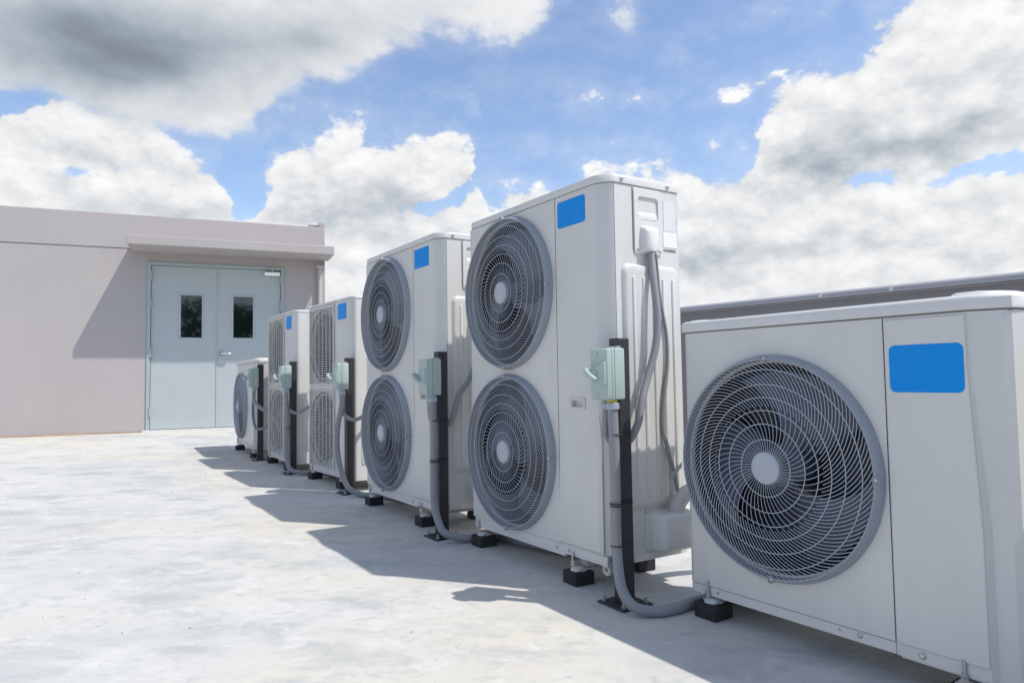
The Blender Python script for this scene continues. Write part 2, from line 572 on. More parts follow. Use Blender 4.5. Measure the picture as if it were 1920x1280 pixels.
def rrect(cx, cz, w, h, r, n=5):
    """rounded rectangle points (x,z) counter-clockwise seen from -y"""
    pts = []
    for (sx, sz, a0) in ((1, 1, 0), (-1, 1, 90), (-1, -1, 180), (1, -1, 270)):
        for k in range(n + 1):
            a = R(a0 + 90 * k / n)
            pts.append((cx + sx * (w / 2 - r) + r * cos(a), cz + sz * (h / 2 - r) + r * sin(a)))
    return pts


def mesh_of(name, mb, mat, smooth=35):
    me = bpy.data.meshes.new(name)
    me.from_pydata([tuple(v) for v in mb.v], [], mb.f)
    me.update()
    me.materials.append(mat)
    if smooth:
        me.polygons.foreach_set('use_smooth', [True] * len(me.polygons))
        me.set_sharp_from_angle(angle=R(smooth))
    return me


def obj(name, mb, mat, parent=None, bevel=0.0, smooth=35, loc=None, seg=2):
    me = mb if isinstance(mb, bpy.types.Mesh) else mesh_of(name, mb, mat, smooth)
    o = bpy.data.objects.new(name, me)
    COL.objects.link(o)
    if parent is not None:
        o.parent = parent
    if loc:
        o.location = loc
    if bevel:
        md = o.modifiers.new('bevel', 'BEVEL')
        md.width = bevel
        md.segments = seg
        md.limit_method = 'ANGLE'
        md.angle_limit = R(40)
        md.harden_normals = False
    return o


def tag(o, label=None, cat=None, group=None, kind=None):
    if label: o['label'] = label
    if cat: o['category'] = cat
    if group: o['group'] = group
    if kind: o['kind'] = kind
    return o


def thing(name, label, cat, loc, rotz=0, group=None):
    o = bpy.data.objects.new(name, None)
    COL.objects.link(o)
    o.empty_display_size = 0.1
    o.location = loc
    o.rotation_euler = (0, 0, rotz)
    return tag(o, label, cat, group)


def smooth_path(P, n=8):
    P = [Vector(p) for p in P]
    out = []
    Q = [P[0] * 2 - P[1]] + P + [P[-1] * 2 - P[-2]]
    for i in range(1, len(Q) - 2):
        a, b, c, d = Q[i - 1:i + 3]
        for k in range(n):
            t = k / n
            out.append(0.5 * ((2 * b) + (c - a) * t + (2 * a - 5 * b + 4 * c - d) * t * t + (3 * b - a - 3 * c + d) * t ** 3))
    out.append(P[-1])
    return out


def tube_obj(name, pts, r, mat, parent=None, seg=14, uvrings=True):
    mb = MB().tube(pts, r, seg)
    me = mesh_of(name, mb, mat, 60)
    L = [0.0]
    for a, b in zip(pts, pts[1:]):
        L.append(L[-1] + (Vector(b) - Vector(a)).length)
    uv = me.uv_layers.new(name='UVMap')
    for lp in me.loops:
        uv.data[lp.index].uv = ((lp.vertex_index % seg) / seg, L[lp.vertex_index // seg])
    o = bpy.data.objects.new(name, me)
    COL.objects.link(o)
    if parent is not None: o.parent = parent
    return o


# ------------------------------------------------------------------ setting
BX, BY, BZ, BA = -4.5932, 8.7496, -0.605, R(23.024)
BW = Vector((cos(BA), sin(BA), 0))
BN = Vector((-sin(BA), cos(BA), 0))


def gz(x, y):
    nb = -((x - BX) * BN.x + (y - BY) * BN.y)
    if nb >= 2.0:
        return -0.692 - 0.012 * (min(nb, 9) - 2.0)
    if nb <= 0.15:
        return -0.605
    t = (nb - 0.15) / 1.85
    t2 = t * t * (3 - 2 * t)
    return -0.605 - 0.087 * t2


# roof slab: fine grid in the building's own axes
mb = MB()
NU, NV = 40, 90
vs = []
for j in range(NV + 1):
    nb = 16.0 - 26.0 * j / NV
    for i in range(NU + 1):
        u = -9.0 + 20.0 * i / NU
        p = Vector((BX, BY, 0)) + BW * u - BN * nb
        vs.append((p.x, p.y, gz(p.x, p.y)))
fs = [(j * (NU + 1) + i, j * (NU + 1) + i + 1, (j + 1) * (NU + 1) + i + 1, (j + 1) * (NU + 1) + i) for j in range(NV) for i in range(NU)]
mb.add(vs, fs)
tag(obj('roof_floor', mb, M['concrete'], smooth=80), kind='structure')
mb = MB().box(-9.0, 11.0, -16, 10, -9.0, -0.98)
o = obj('building_mass_below', mb, M['wall'], smooth=0)
o.matrix_world = Matrix.Translation((BX, BY, 0)) @ Matrix.Rotation(BA, 4, 'Z')
tag(o, kind='structure')
mb = MB()
n = 48
mb.add([(900 * cos(2 * pi * k / n), 900 * sin(2 * pi * k / n), -9.0) for k in range(n)], [tuple(range(n))])
tag(obj('ground', mb, M['earth'], smooth=0), kind='structure')


# ------------------------------------------------------------------ rooftop building with the double door
def build_house():
    t = thing('stair_house', 'mauve rendered rooftop building with pale teal double door under a canopy', 'building', (BX, BY, BZ), BA)
    # axes: x along the wall to the right, y into the building, z up
    X0, X1, D, Ht = -4.6, 2.19, 5.0, 2.735
    dx0, dx1, dh = 0.0, 1.655, 2.15
    def ring(x):  # wall skin with door opening built from butted blocks
        pass
    mb = MB()
    mb.box(X0, dx0, 0, 0.18, 0, 2.292)
    mb.box(dx1, X1, 0, 0.18, 0, 2.292)
    mb.box(dx0, dx1, 0, 0.18, dh, 2.292)
    obj('wall', mb, M['wall'], t, smooth=0)
    obj('parapet', MB().box(X0, X1, -0.004, 0.18, 2.300, Ht), M['wall'], t, bevel=0.008)
    obj('wall', MB().box(X0 + .004, X1 - .004, 0.181, D, 0, 2.60), M['wall'], t, smooth=0)
    obj('groove', MB().box(X0, X1 - .003, 0.010, 0.17, 2.290, 2.302), M['darkline'], t, smooth=0)
    # coping: thin white flashing along part of the parapet, and its end block
    obj('coping', MB().box(0.55, 2.06, 0.02, 0.18, Ht + .001, Ht + 0.016), M['coping2'], t, bevel=0.003)
    obj('coping_end', MB().box(1.98, 2.10, 0.0, 0.18, Ht + .017, Ht + 0.045), M['coping2'], t, bevel=0.004)
    obj('corner_upstand', MB().box(2.105, X1, -0.003, 0.18, Ht + .001, Ht + 0.062), M['wall'], t, bevel=0.006)
    # canopy slab
    cx0, cx1, cp = -0.172, 2.235, 0.55
    mb = MB()
    prof = [(-0.0045, 2.262), (-cp, 2.262), (-cp, 2.372), (-0.0045, 2.395)]
    mb.add([(cx0, y, z) for y, z in prof] + [(cx1, y, z) for y, z in prof],
           [(0, 1, 2, 3), (7, 6, 5, 4), (0, 4, 5, 1), (1, 5, 6, 2), (2, 6, 7, 3), (3, 7, 4, 0)])
    obj('canopy', mb, M['wall'], t, bevel=0.006)
    # door frame
    fr = obj('door_frame', MB().box(dx0 + .002, dx0 + 0.045, -0.012, 0.10, 0.001, dh - .002).box(dx1 - 0.045, dx1 - .002, -0.012, 0.10, 0.001, dh - .002)
             .box(dx0 + 0.0455, dx1 - 0.0455, -0.0125, 0.10, dh - 0.045, dh - .002), M['doorframe'], t, bevel=0.003)
    obj('threshold', MB().box(dx0 - 0.03, dx1 + 0.03, -0.08, 0.10, -0.02, 0.022), M['coping2'], t, bevel=0.004)
    # leaves
    mid = 0.822
    win = [(0.385, 0.640), (1.012, 1.262)]
    for k, (a, b) in enumerate(((dx0 + 0.050, mid - 0.002), (mid + 0.002, dx1 - 0.050))):
        w0, w1 = win[k]
        z0, z1 = 1.186, 1.738
        mb = MB()
        y0, y1 = 0.022, 0.062
        mb.box(a, w0, y0, y1, 0.03, dh - 0.05)
        mb.box(w1, b, y0, y1, 0.03, dh - 0.05)
        mb.box(w0, w1, y0, y1, 0.03, z0)
        mb.box(w0, w1, y0, y1, z1, dh - 0.05)
        leaf = obj('door_leaf', mb, M['door'], t, smooth=0)
        # raised bead round the pane
        fb = MB()
        q = 0.014
        fb.box(w0 - q, w0 + .004, y0 - .008, y0 + .012, z0 - q, z1 + q)
        fb.box(w1 - .004, w1 + q, y0 - .008, y0 + .012, z0 - q, z1 + q)
        fb.box(w0 + .0045, w1 - .0045, y0 - .0082, y0 + .012, z0 - q, z0 + .004)
        fb.box(w0 + .0045, w1 - .0045, y0 - .0082, y0 + .012, z1 - .004, z1 + q)
        obj('window_frame', fb, M['door'], leaf, bevel=0.002)
        obj('window_pane', MB().box(w0 + .001, w1 - .001, y0 + .014, y0 + .020, z0 + .001, z1 - .001), M['glass'], leaf, smooth=0)
    leafR = leaf
    # astragal strip on the meeting edge
    obj('meeting_strip', MB().box(mid - 0.012, mid + 0.004, 0.014, 0.0215, 0.032, dh - 0.052), M['door'], t, bevel=0.002)
    # lever handle
    h = MB()
    h.cyl((0.872, 0.0215, 0.985), (0.872, 0.004, 0.985), 0.030, 20)
    h.cyl((0.872, 0.006, 0.985), (0.872, -0.038, 0.985), 0.011, 12)
    h.tube(smooth_path([(0.868, -0.036, 0.985), (0.90, -0.040, 0.987), (0.95, -0.040, 0.985), (0.985, -0.036, 0.980)], 5), 0.0115, 12)
    obj('door_handle', h, M['chrome'], leafR)
    # closer
    c = MB()
    c.box(1.395, 1.60, -0.030, 0.021, 2.025, 2.075)
    obj('door_closer', c, M['chrome'], leafR, bevel=0.006)
    c = MB()
    c.tube([(1.50, -0.02, 2.078), (1.50, -0.02, 2.125)], 0.012, 10)
    c.tube([(1.50, -0.02, 2.10), (1.42, -0.10, 2.13), (1.47, -0.014, 2.14)], 0.007, 8)
    c.cyl((1.50, -0.012, 2.005), (1.50, -0.012, 2.026), 0.014, 10)
    obj('closer_arm', c, M['steel'], leafR)
    # hinges
    for x, zs in ((dx0 + 0.047, (0.25, 1.0, 1.62, 1.97)), (dx1 - 0.047, (1.0, 1.62, 1.97))):
        for z in zs:
            obj('hinge', MB().cyl((x, -0.014, z - 0.06), (x, -0.014, z + 0.06), 0.011, 10), M['doorframe'], t)
    # downpipe
    obj('downpipe', MB().cyl((2.115, -0.045, 0.05), (2.115, -0.045, 2.18), 0.030, 16), M['pipe'], t)
    obj('pipe_elbow', MB().box(2.065, 2.175, -0.085, -0.004, 2.155, 2.195), M['pipe'], t, bevel=0.006)
    for z in (0.5, 1.62):
        obj('pipe_clip', MB().box(2.078, 2.152, -0.081, -0.002, z, z + 0.035), M['pipe'], t, bevel=0.003)
    # weathered pointing line where a conduit was plastered in: shallow trowel ridge
    return t


build_house()


# strip of soil and dust washed against the wall foot
def soil_strip():
    mb = MB()
    n = 120
    vs = []
    for i in range(n + 1):
        x = -4.6 + 4.58 * i / n
        w = 0.018 + 0.035 * (0.5 + 0.5 * mnoise.noise(Vector((x * 2.1, 0, 3)))) + 0.010 * mnoise.noise(Vector((x * 15, 2, 3)))
        w *= min(1, max(0.05, (0.0 - x) * 1.2))
        for (y, z) in ((0.0, 0.016), (-w * 0.5, 0.010), (-w, -0.004)):
            vs.append((x, y, z + 0.004 * mnoise.noise(Vector((x * 30, y * 30, 0)))))
    fs = []
    for i in range(n):
        for k in range(2):
            a = i * 3 + k
            fs.append((a, a + 1, a + 4, a + 3))
    mb.add(vs, fs)
    o = obj('soil_line', mb, paint('reddish_soil', (0.34, 0.23, 0.15), 0.9, 0.3, 0.3, (0.12, 0.12, 0.08), streak=False), smooth=0)
    o.matrix_world = Matrix.Translation((BX, BY, BZ)) @ Matrix.Rotation(BA, 4, 'Z')
    tag(o, kind='stuff')


soil_strip()


# ------------------------------------------------------------------ parapet behind the machines
def build_parapet():
    d = Vector((-0.66, 0.751, 0)).normalized()
    n = Vector((d.y, -d.x, 0))            # away from the camera
    P = Vector((1.458, 6.0, 0)) - d * 6.5
    ang = atan2(d.y, d.x)
    # local: x along d, y = to the left of d (towards camera row)
    t = thing('parapet_wall', 'long dark grey rendered parapet behind the condenser row, with rounded grey coping', 'wall', (P.x, P.y, -0.78), ang)
    top = 0.60 + 0.78
    L = 11.6
    obj('wall', MB().box(0, L, -0.18, 0, -0.05, top - 0.065), M['parapet'], t, smooth=0)
    # coping: rounded profile, built in lengths with joints
    prof = []
    for k in range(9):
        a = pi * k / 8
        prof.append((-0.09 + 0.125 * cos(a), top - 0.030 + 0.030 * sin(a)))
    prof = [(0.035, top - 0.058)] + prof + [(-0.215, top - 0.058)]
    seams = [0, 2.31, 4.72, 7.1, 9.4, L]
    for a, b in zip(seams, seams[1:]):
        mb = MB()
        mb.loft([[(a + .0008, y, z) for y, z in prof], [(b - .0008, y, z) for y, z in prof]])
        obj('coping', mb, M['coping'], t, smooth=40)
    obj('flashing', MB().box(0, L, 0.001, 0.012, top - 0.069, top - 0.061), M['coping'], t, smooth=0)
    for s in (4.77, 5.25):  # two small clips
        obj('coping_clip', MB().box(s, s + 0.028, 0.036, 0.040, top - 0.050, top - 0.028), M['coping2'], t, bevel=0.002)
    return t


build_parapet()


# ------------------------------------------------------------------ condenser parts
WIRE_CACHE = {}


def wire_mesh(start=0.0):
    """one curved guard wire in the guard's plane (x,z), hub to rim"""
    if ('w', start) in WIRE_CACHE: return WIRE_CACHE[('w', start)]
    r0, R1 = 0.044, 0.309
    pts = []
    rad = []
    th = 0.0
    n = 20
    for i in range(n + 1):
        f = i / n
        r = r0 + (R1 - r0) * f
        if i:
            rm = r - (R1 - r0) / n / 2
            fm = (rm - r0) / (R1 - r0)
            th += math.tan(R(60) * fm ** 0.85) * ((R1 - r0) / n) / rm
        if f >= start:
            pts.append((r * cos(th), -0.010 * (1 - f * f), r * sin(th)))
            rad.append(0.00092 + 0.00026 * min(1, 1.6 * f))
    me = mesh_of('guard_wire', MB().tube(pts, rad, 5, True), M['wire'], 80)
    WIRE_CACHE[('w', start)] = me
    return me


def ring_mesh(r, key):
    if key in WIRE_CACHE: return WIRE_CACHE[key]
    seg = 72
    a, b = 0.00145, 0.00145
    prof = [(r + a * cos(2 * pi * k / 5), b * sin(2 * pi * k / 5)) for k in range(5)]
    me = mesh_of('guard_ring', MB().lathe_y(prof, 0, 0, seg, True), M['wire'], 80)
    WIRE_CACHE[key] = me
    return me


def fan_guard(t, cx, cz, depth=0.032, phase=0.0, screws=(90, 0, 270)):
    """round guard: drum rim, hub disc, curved wires and rings"""
    Rr = 0.313
    prof = [(Rr + 0.0125, 0.004), (Rr + 0.0120, -0.003), (Rr + 0.0105, -depth * 0.30), (Rr + 0.0070, -depth * 0.66), (Rr + 0.003, -depth * 0.90), (Rr, -depth),
            (Rr - 0.003, -depth * 0.99), (Rr - 0.0045, -depth * 0.86), (Rr - 0.005, 0.004)]
    g = obj('fan_guard', MB().lathe_y(prof, 0, 0, 96), M['guard'], t, smooth=50, loc=(cx, 0, cz))
    yb = -depth * 0.96 + 0.004
    N = 54
    for k in range(2 * N):
        # every second wire only starts at the third ring
        o = bpy.data.objects.new('guard_wire', wire_mesh(0.0 if k % 2 == 0 else 0.50))
        COL.objects.link(o)
        o.parent = g
        o.location = (0, yb, 0)
        o.rotation_euler = (0, -(pi * k / N + phase), 0)
    for q, f in enumerate((0.262, 0.407, 0.533, 0.652, 0.774, 0.912)):
        r = 0.309 * f
        fr = (r - 0.044) / 0.265
        o = bpy.data.objects.new('guard_ring', ring_mesh(r, 'r%d' % q))
        COL.objects.link(o)
        o.parent = g
        o.location = (0, yb - 0.010 * (1 - fr * fr) - 0.0018, 0)
    obj('hub_cap', MB().lathe_y([(0.0001, -0.022), (0.038, -0.021), (0.0455, -0.017), (0.0475, -0.012), (0.0475, -0.002), (0.0001, -0.002)], 0, 0, 40), M['wire'], g, loc=(0, yb + 0.004, 0))
    for a in screws:
        x, z = (Rr + 0.002) * cos(R(a)), (Rr + 0.002) * sin(R(a))
        s = MB()
        s.lathe_y([(0.0001, 0.000), (0.003, 0.000), (0.0048, 0.001), (0.0048, 0.008)], x, z, 12)
        obj('guard_screw', s, M['steel'], g, loc=(0, -depth, 0))
        s = MB().lathe_y([(0.0105, 0.012), (0.0105, 0.000), (0.008, -0.0012), (0.0065, 0.001)], x, z, 16)
        obj('screw_boss', s, M['guard'], g, loc=(0, -depth, 0))
    return g


def fan_assembly(t, cx, cz, D, rad=0.285, rot=20.0, nb=3, mt='blade'):
    """opening throat, motor and blades behind a guard"""
    th = MB().lathe_y([(rad + 0.02, 0.0015), (rad + 0.004, 0.02), (rad, 0.045), (rad, 0.14), (rad + 0.02, 0.16)], cx, cz, 64)
    obj('fan_throat', th, M['dark'], t, smooth=50)
    fan = obj('fan', MB().lathe_y([(0.0001, 0.035), (0.05, 0.037), (0.065, 0.048), (0.068, 0.12), (0.0001, 0.12)], 0, 0, 32), M[mt], t, loc=(cx, 0.01, cz))
    for k in range(nb):
        a0 = R(rot + 360 / nb * k)
        vs = []
        nr, na = 7, 8
        for i in range(nr):
            r = 0.06 + (rad - 0.015 - 0.06) * i / (nr - 1)
            span = R(52 + 30 * i / (nr - 1))
            sweep = R(26) * (i / (nr - 1)) ** 1.4
            for j in range(na):
                f = j / (na - 1)
                a = a0 + sweep + span * (f - 0.5)
                y = 0.105 - 0.085 * f - 0.012 * sin(pi * f)
                vs.append((r * cos(a), y, r * sin(a)))
        top = [v for v in vs]
        bot = [(x, y + 0.004, z) for x, y, z in vs]
        o = len(top)
        fs = []
        for i in range(nr - 1):
            for j in range(na - 1):
                a = i * na + j
                fs.append((a, a + 1, a + na + 1, a + na))
                fs.append((o + a, o + a + na, o + a + na + 1, o + a + 1))
        rim = [j for j in range(na)] + [i * na + na - 1 for i in range(1, nr)] + [(nr - 1) * na + j for j in range(na - 2, -1, -1)] + [i * na for i in range(nr - 2, 0, -1)]
        for a, b in zip(rim, rim[1:] + rim[:1]):
            fs.append((a, o + a, o + b, b))
        obj('blade', MB().add(top + bot, fs), M[mt], fan, smooth=60)
    return fan


def panel_with_holes(x0, x1, z0, z1, holes, y=0.0, thick=0.0012, seg=64):
    """flat front sheet with circular openings: one cell per hole, split midway"""
    mb = MB()
    zs = [z0] + [(a[1] + b[1]) / 2 for a, b in zip(holes, holes[1:])] + [z1]
    for (cx, cz, r), za, zb in zip(holes, zs, zs[1:]):
        inner, outer = [], []
        corners = [(x1, zb), (x0, zb), (x0, za), (x1, za)]
        angs = sorted(set([2 * pi * k / seg for k in range(seg)] + [atan2(q[1] - cz, q[0] - cx) % (2 * pi) for q in corners]))
        for a in angs:
            c, s = cos(a), sin(a)
            inner.append((cx + r * c, y, cz + r * s))
            ts = []
            if c > 1e-9: ts.append((x1 - cx) / c)
            if c < -1e-9: ts.append((x0 - cx) / c)
            if s > 1e-9: ts.append((zb - cz) / s)
            if s < -1e-9: ts.append((za - cz) / s)
            t = min(q for q in ts if q > 0)
            outer.append((cx + t * c, y, cz + t * s))
        n = len(angs)
        mb.add(inner + outer, [(i, (i + 1) % n, n + (i + 1) % n, n + i) for i in range(n)])
        mb.add(inner + [(p[0], y + 0.02, p[2]) for p in inner], [(i, n + i, n + (i + 1) % n, (i + 1) % n) for i in range(n)])
    return mb


def screw(t, p, axis='y', r=0.0065, mat='steel'):
    mb = MB()
    if axis == 'y':
        mb.lathe_y([(0.0001, -0.004), (r * .6, -0.004), (r, -0.0015), (r, 0.001)], 0, 0, 12)
        mb.box(-r * .55, r * .55, -0.0048, -0.0035, -r * .12, r * .12)
        return obj('screw', mb, M[mat], t, loc=p)
    mb.lathe_y([(0.0001, -0.004), (r * .6, -0.004), (r, -0.0015), (r, 0.001)], 0, 0, 12)
    mb.box(-r * .55, r * .55, -0.0048, -0.0035, -r * .12, r * .12)
    o = obj('screw', mb, M[mat], t, loc=p)
    o.rotation_euler = (0, 0, pi / 2)     # faces +x
    return o


def raised_plate(x0, x1, z0, z1, y, out, rtop=0.012, xr_top=None):
    xr_top = x1 if xr_top is None else xr_top
    poly = [(x0, z0), (x1, z0), (x1 + 0.0, z0 + (z1 - z0) * 0.45), (xr_top, z1), (x0, z1)]
    poly = poly[::-1] if False else poly
    cx = (x0 + x1) / 2
    cz = (z0 + z1) / 2
    def inset(q):
        return [(x + (q if x < cx else -q), z + (q if z < z0 + 0.01 else (-q if z > z1 - 0.01 else 0))) for x, z in poly]
    a, b = inset(0), inset(0.004)
    return MB().loft([[(x, y + 0.001, z) for x, z in a], [(x, y - out * .55, z) for x, z in a], [(x, y - out, z) for x, z in b]], True, True)


def body_shell(W, D, H, cham=(0.90, 0.05), xs=0.0):
    """top-view outline of the case, counter-clockwise from front-left"""
    return [(0, 0), (cham[0], 0), (W, cham[1]), (W, D), (0, D)]


GROUND_PAD = 0.047


def add_feet(t, W, D, z_of, xs):
    """bracket rails, hold-down bolts; rubber pads are things of their own"""
    for x in xs:
        for yy in (0.03, D - 0.05):
            pass
        zg = z_of(x, 0.03)
        top = zg + GROUND_PAD
        f = obj('foot', MB().box(x - 0.028, x + 0.028, 0.006, D + 0.035, top + 0.001, top + 0.009), M['foot'], t, bevel=0.002)
        mb = MB()
        mb.box(x - 0.022, x + 0.022, 0.05, D - 0.03, top + 0.009, 0.004)
        obj('foot_riser', mb, M['foot'], f, bevel=0.003)
        # moulded pad cup and bolt at the front end
        lo = [(x + 0.030 * cos(a) * (1 + .12 * sin(3 * a)), 0.020 + 0.028 * sin(a)) for a in [2 * pi * k / 16 for k in range(16)]]
        cup = MB().loft([[(a, b, top + 0.0005) for a, b in lo], [(x + (a - x) * .85, 0.022 + (b - 0.022) * .85, top + 0.010) for a, b in lo], [(x + (a - x) * .5, 0.022 + (b - 0.022) * .5, top + 0.017) for a, b in lo]])
        obj('foot_washer', cup, M['insul'], f, smooth=50)
        obj('foot_bolt', MB().cyl((x, -0.004, top + 0.018), (x, -0.004, top + 0.070), 0.0042, 10).cyl((x, -0.004, top + 0.0215), (x, -0.004, top + 0.030), 0.0085, 6).cyl((x, -0.004, top + 0.031), (x, -0.004, top + 0.038), 0.0080, 6), M['steel'], f)


PAD_ME = None


def pads(frame, W, D, z_of, xs, labels, fronts=True):
    global PAD_ME
    if PAD_ME is None:
        mb = MB().box(-0.042, 0.042, -0.042, 0.042, 0, GROUND_PAD)
        PAD_ME = mesh_of('rubber_pad', mb, M['rubber'], 0)
    k = 0
    for row, y in ((0, 0.022), (1, D - 0.03)):
        for x in xs:
            if row == 1 and len(labels) <= k:
                continue
            o = bpy.data.objects.new('rubber_pad', PAD_ME)
            COL.objects.link(o)
            p = frame @ Vector((x, y, 0))
            o.matrix_world = Matrix.Translation((p.x, p.y, gz(p.x, p.y) + 0.0005)) @ frame.to_3x3().to_4x4() @ Matrix.Rotation(R(random.uniform(-3, 3)), 4, 'Z')
            md = o.modifiers.new('bevel', 'BEVEL'); md.width = 0.003; md.segments = 2
            tag(o, labels[k], 'rubber pad', 'black rubber pads under the condenser feet')
            k += 1


def text_mesh(txt, size, mat, name='lettering'):
    cu = bpy.data.curves.new(name, 'FONT')
    cu.body = txt
    cu.size = size
    cu.extrude = 0.0003
    cu.align_x = 'CENTER'
    ob = bpy.data.objects.new(name, cu)
    COL.objects.link(ob)
    dg = bpy.context.evaluated_depsgraph_get()
    me = bpy.data.meshes.new_from_object(ob.evaluated_get(dg))
    bpy.data.objects.remove(ob)
    me.materials.clear()
    me.materials.append(mat)
    return me


def cut_box(o, b):
    c = obj('cutter', MB().box(*b), M['white'], smooth=0)
    c.parent = o.parent
    md = o.modifiers.new('cut', 'BOOLEAN')
    md.object = c
    md.operation = 'DIFFERENCE'
    md.solver = 'EXACT'
    dg = bpy.context.evaluated_depsgraph_get()
    me = bpy.data.meshes.new_from_object(o.evaluated_get(dg))
    o.modifiers.remove(md)
    o.data = me
    bpy.data.objects.remove(c)


def side_features(t, W, D, H, full=True):
    """embossed service side (+x face) of the tall units"""
    # everything is laid out as (y = depth, z = height), standing out along +x
    def lo(pts, x): return [(x, y, z) for y, z in pts]
    y0, y1, z0, z1 = 0.070, D - 0.012, 0.175, H - 0.285
    def outline(q):
        a, b, c, d = y0 + q, y1 - q, z0 + q * 2.6, z1 - q
        r = 0.03
        pts = []
        # lower rear corner is cut at a slant
        pts += [(a, c - 0.0), (b - 0.075, c + 0.0), (b, c + 0.045)]
        for k in range(6):
            g = R(90 * k / 5)
            pts.append((b - r + r * cos(g), d - r + r * sin(g)))
        for k in range(6):
            g = R(90 + 90 * k / 5)
            pts.append((a + r + r * cos(g), d - r + r * sin(g)))
        return pts
    mb = MB().loft([lo(outline(0), W - 0.001), lo(outline(0.003), W + 0.004), lo(outline(0.010), W + 0.014), lo(outline(0.014), W + 0.0155)])
    em = obj('embossed_panel', mb, M['white'], t, smooth=50)
    # stiffening ribs
    for k in range(5):
        yc = y0 + 0.045 + k * (y1 - y0 - 0.085) / 4
        w = 0.0085
        za, zb = z0 + 0.045, z1 - 0.055
        if k == 4: za += 0.04
        prof = []
        def cap(q):
            pts = []
            for m in range(9):
                g = pi * m / 8
                pts.append((yc + (w - q) * cos(g), zb + (w - q) * sin(g)))
            for m in range(9):
                g = pi + pi * m / 8
                pts.append((yc + (w - q) * cos(g), za + (w - q) * sin(g)))
            return pts
        mb = MB().loft([lo(cap(0), W + 0.015), lo(cap(0.0015), W + 0.0185), lo(cap(0.005), W + 0.0205)])
        obj('rib', mb, M['white'], em, smooth=60)
    # cable cover plate with recessed grip
    a, b = 0.133, 0.272
    top = H - 0.006
    bot = H - 0.247
    yc, zc, w, h = (a + b) / 2, (top + bot) / 2, b - a, top - bot
    outer = rrect(yc, zc, w, h, 0.014, 4)
    gz0, gz1 = top - 0.115, top - 0.030
    gy0, gy1 = a + 0.020, b - 0.018
    inner = rrect((gy0 + gy1) / 2, (gz0 + gz1) / 2, gy1 - gy0, gz1 - gz0, 0.012, 4)
    inner2 = rrect((gy0 + gy1) / 2, (gz0 + gz1) / 2 + .004, gy1 - gy0 - 0.012, gz1 - gz0 - 0.02, 0.010, 4)
    mb = MB().loft([lo(outer, W + 0.0005), lo(outer, W + 0.005), lo(rrect(yc, zc, w - .004, h - .004, 0.013, 4), W + 0.007), lo(inner, W + 0.007), lo(inner, W + 0.004), lo(inner2, W - 0.022)], False, True)
    pl = obj('cable_plate', mb, M['plastic'], t, smooth=40)
    # recess tongue, sloping out at the foot of the grip
    ty0, ty1 = gy0 + 0.004, gy1 - 0.004
    tz0, tz1 = gz0 + 0.002, gz0 + 0.048
    mb = MB()
    n = 8
    sec = []
    for m in range(n + 1):
        g = R(90 * m / n)
        sec.append((W - 0.021 + 0.0265 * cos(g), tz0 + (tz1 - tz0) * sin(g)))
    sec = [(W - 0.021, tz0)] + sec
    mb.loft([[(x, ty0, z) for x, z in sec], [(x, ty1, z) for x, z in sec]])
    obj('grip_tongue', mb, M['plastic'], pl, smooth=50)
    # gutter shadow line at front edge of the plate
    obj('plate_gap', MB().box(W + 0.0004, W + 0.0022, a - 0.0035, a - 0.0005, bot + 0.01, top), M['darkline'], pl, smooth=0)
    # hood over the cable entry
    hb = bot + 0.002
    hp = [rrect(yc - 0.002, hb + 0.052, 0.082, 0.100, 0.012, 4), rrect(yc - 0.002, hb + 0.049, 0.068, 0.090, 0.014, 4), rrect(yc - 0.002, hb + 0.043, 0.046, 0.074, 0.014, 4)]
    mb = MB().loft([lo(hp[0], W + 0.006), lo(hp[1], W + 0.026), lo(hp[2], W + 0.036)])
    obj('cable_hood', mb, M['plastic'], pl, smooth=55)
    for q in (a + 0.016, b - 0.014):
        s = MB().lathe_y([(0.0001, -0.003), (0.005, -0.003), (0.007, -0.001), (0.007, 0.001)], 0, 0, 12)
        o = obj('screw', s, M['steel'], pl, loc=(W + 0.0075, q, bot + 0.016))
        o.rotation_euler = (0, 0, pi / 2)
    if full:
        obj('info_sticker', MB().box(W + 0.0006, W + 0.0012, 0.286, 0.347, H - 0.150, H - 0.035), M['sticker2'], t, smooth=0)
        obj('warning_sticker', MB().box(W + 0.0006, W + 0.0014, 0.282, 0.352, H - 0.212, H - 0.152), M['sticker'], t, smooth=0)
        o = obj('lettering', text_mesh('WARNING', 0.0135, M['ink']), M['ink'], t, loc=(W + 0.0012, 0.314, H - 0.228))
        o.rotation_euler = (pi / 2, 0, pi / 2)
    # valve cover near the foot
    c = MB()
    vy0, vy1, vz0, vz1, ox = 0.165, 0.345, 0.030, 0.165, 0.088
    base = [(0.158, 0.022), (0.352, 0.022), (0.352, 0.170), (0.158, 0.170)]
    def rr3(q, x, r=0.018):
        return [(x, y, z) for y, z in rrect((vy0 + vy1) / 2, (vz0 + vz1) / 2, vy1 - vy0 - 2 * q, vz1 - vz0 - 2 * q, r, 4)]
    c.loft([rr3(-0.006, W + 0.0005), rr3(-0.006, W + 0.004), rr3(0, W + 0.006), rr3(0.001, W + ox - 0.022), rr3(0.006, W + ox - 0.007), rr3(0.018, W + ox)])
    vc = obj('valve_cover', c, M['plastic'], t, smooth=50)
    s = obj('screw', MB().lathe_y([(0.0001, -0.005), (0.005, -0.005), (0.008, -0.001), (0.008, 0.001)], 0, 0, 12), M['steel'], vc, loc=(W + 0.006, vy0 - 0.001, vz1 + 0.006))
    s.rotation_euler = (0, 0, pi / 2)
    # lower base-pan flange on the side
    obj('side_flange', MB().box(W + 0.0005, W + 0.004, 0.10, D - 0.004, -0.002, 0.024), M['white2'], t, bevel=0.001)


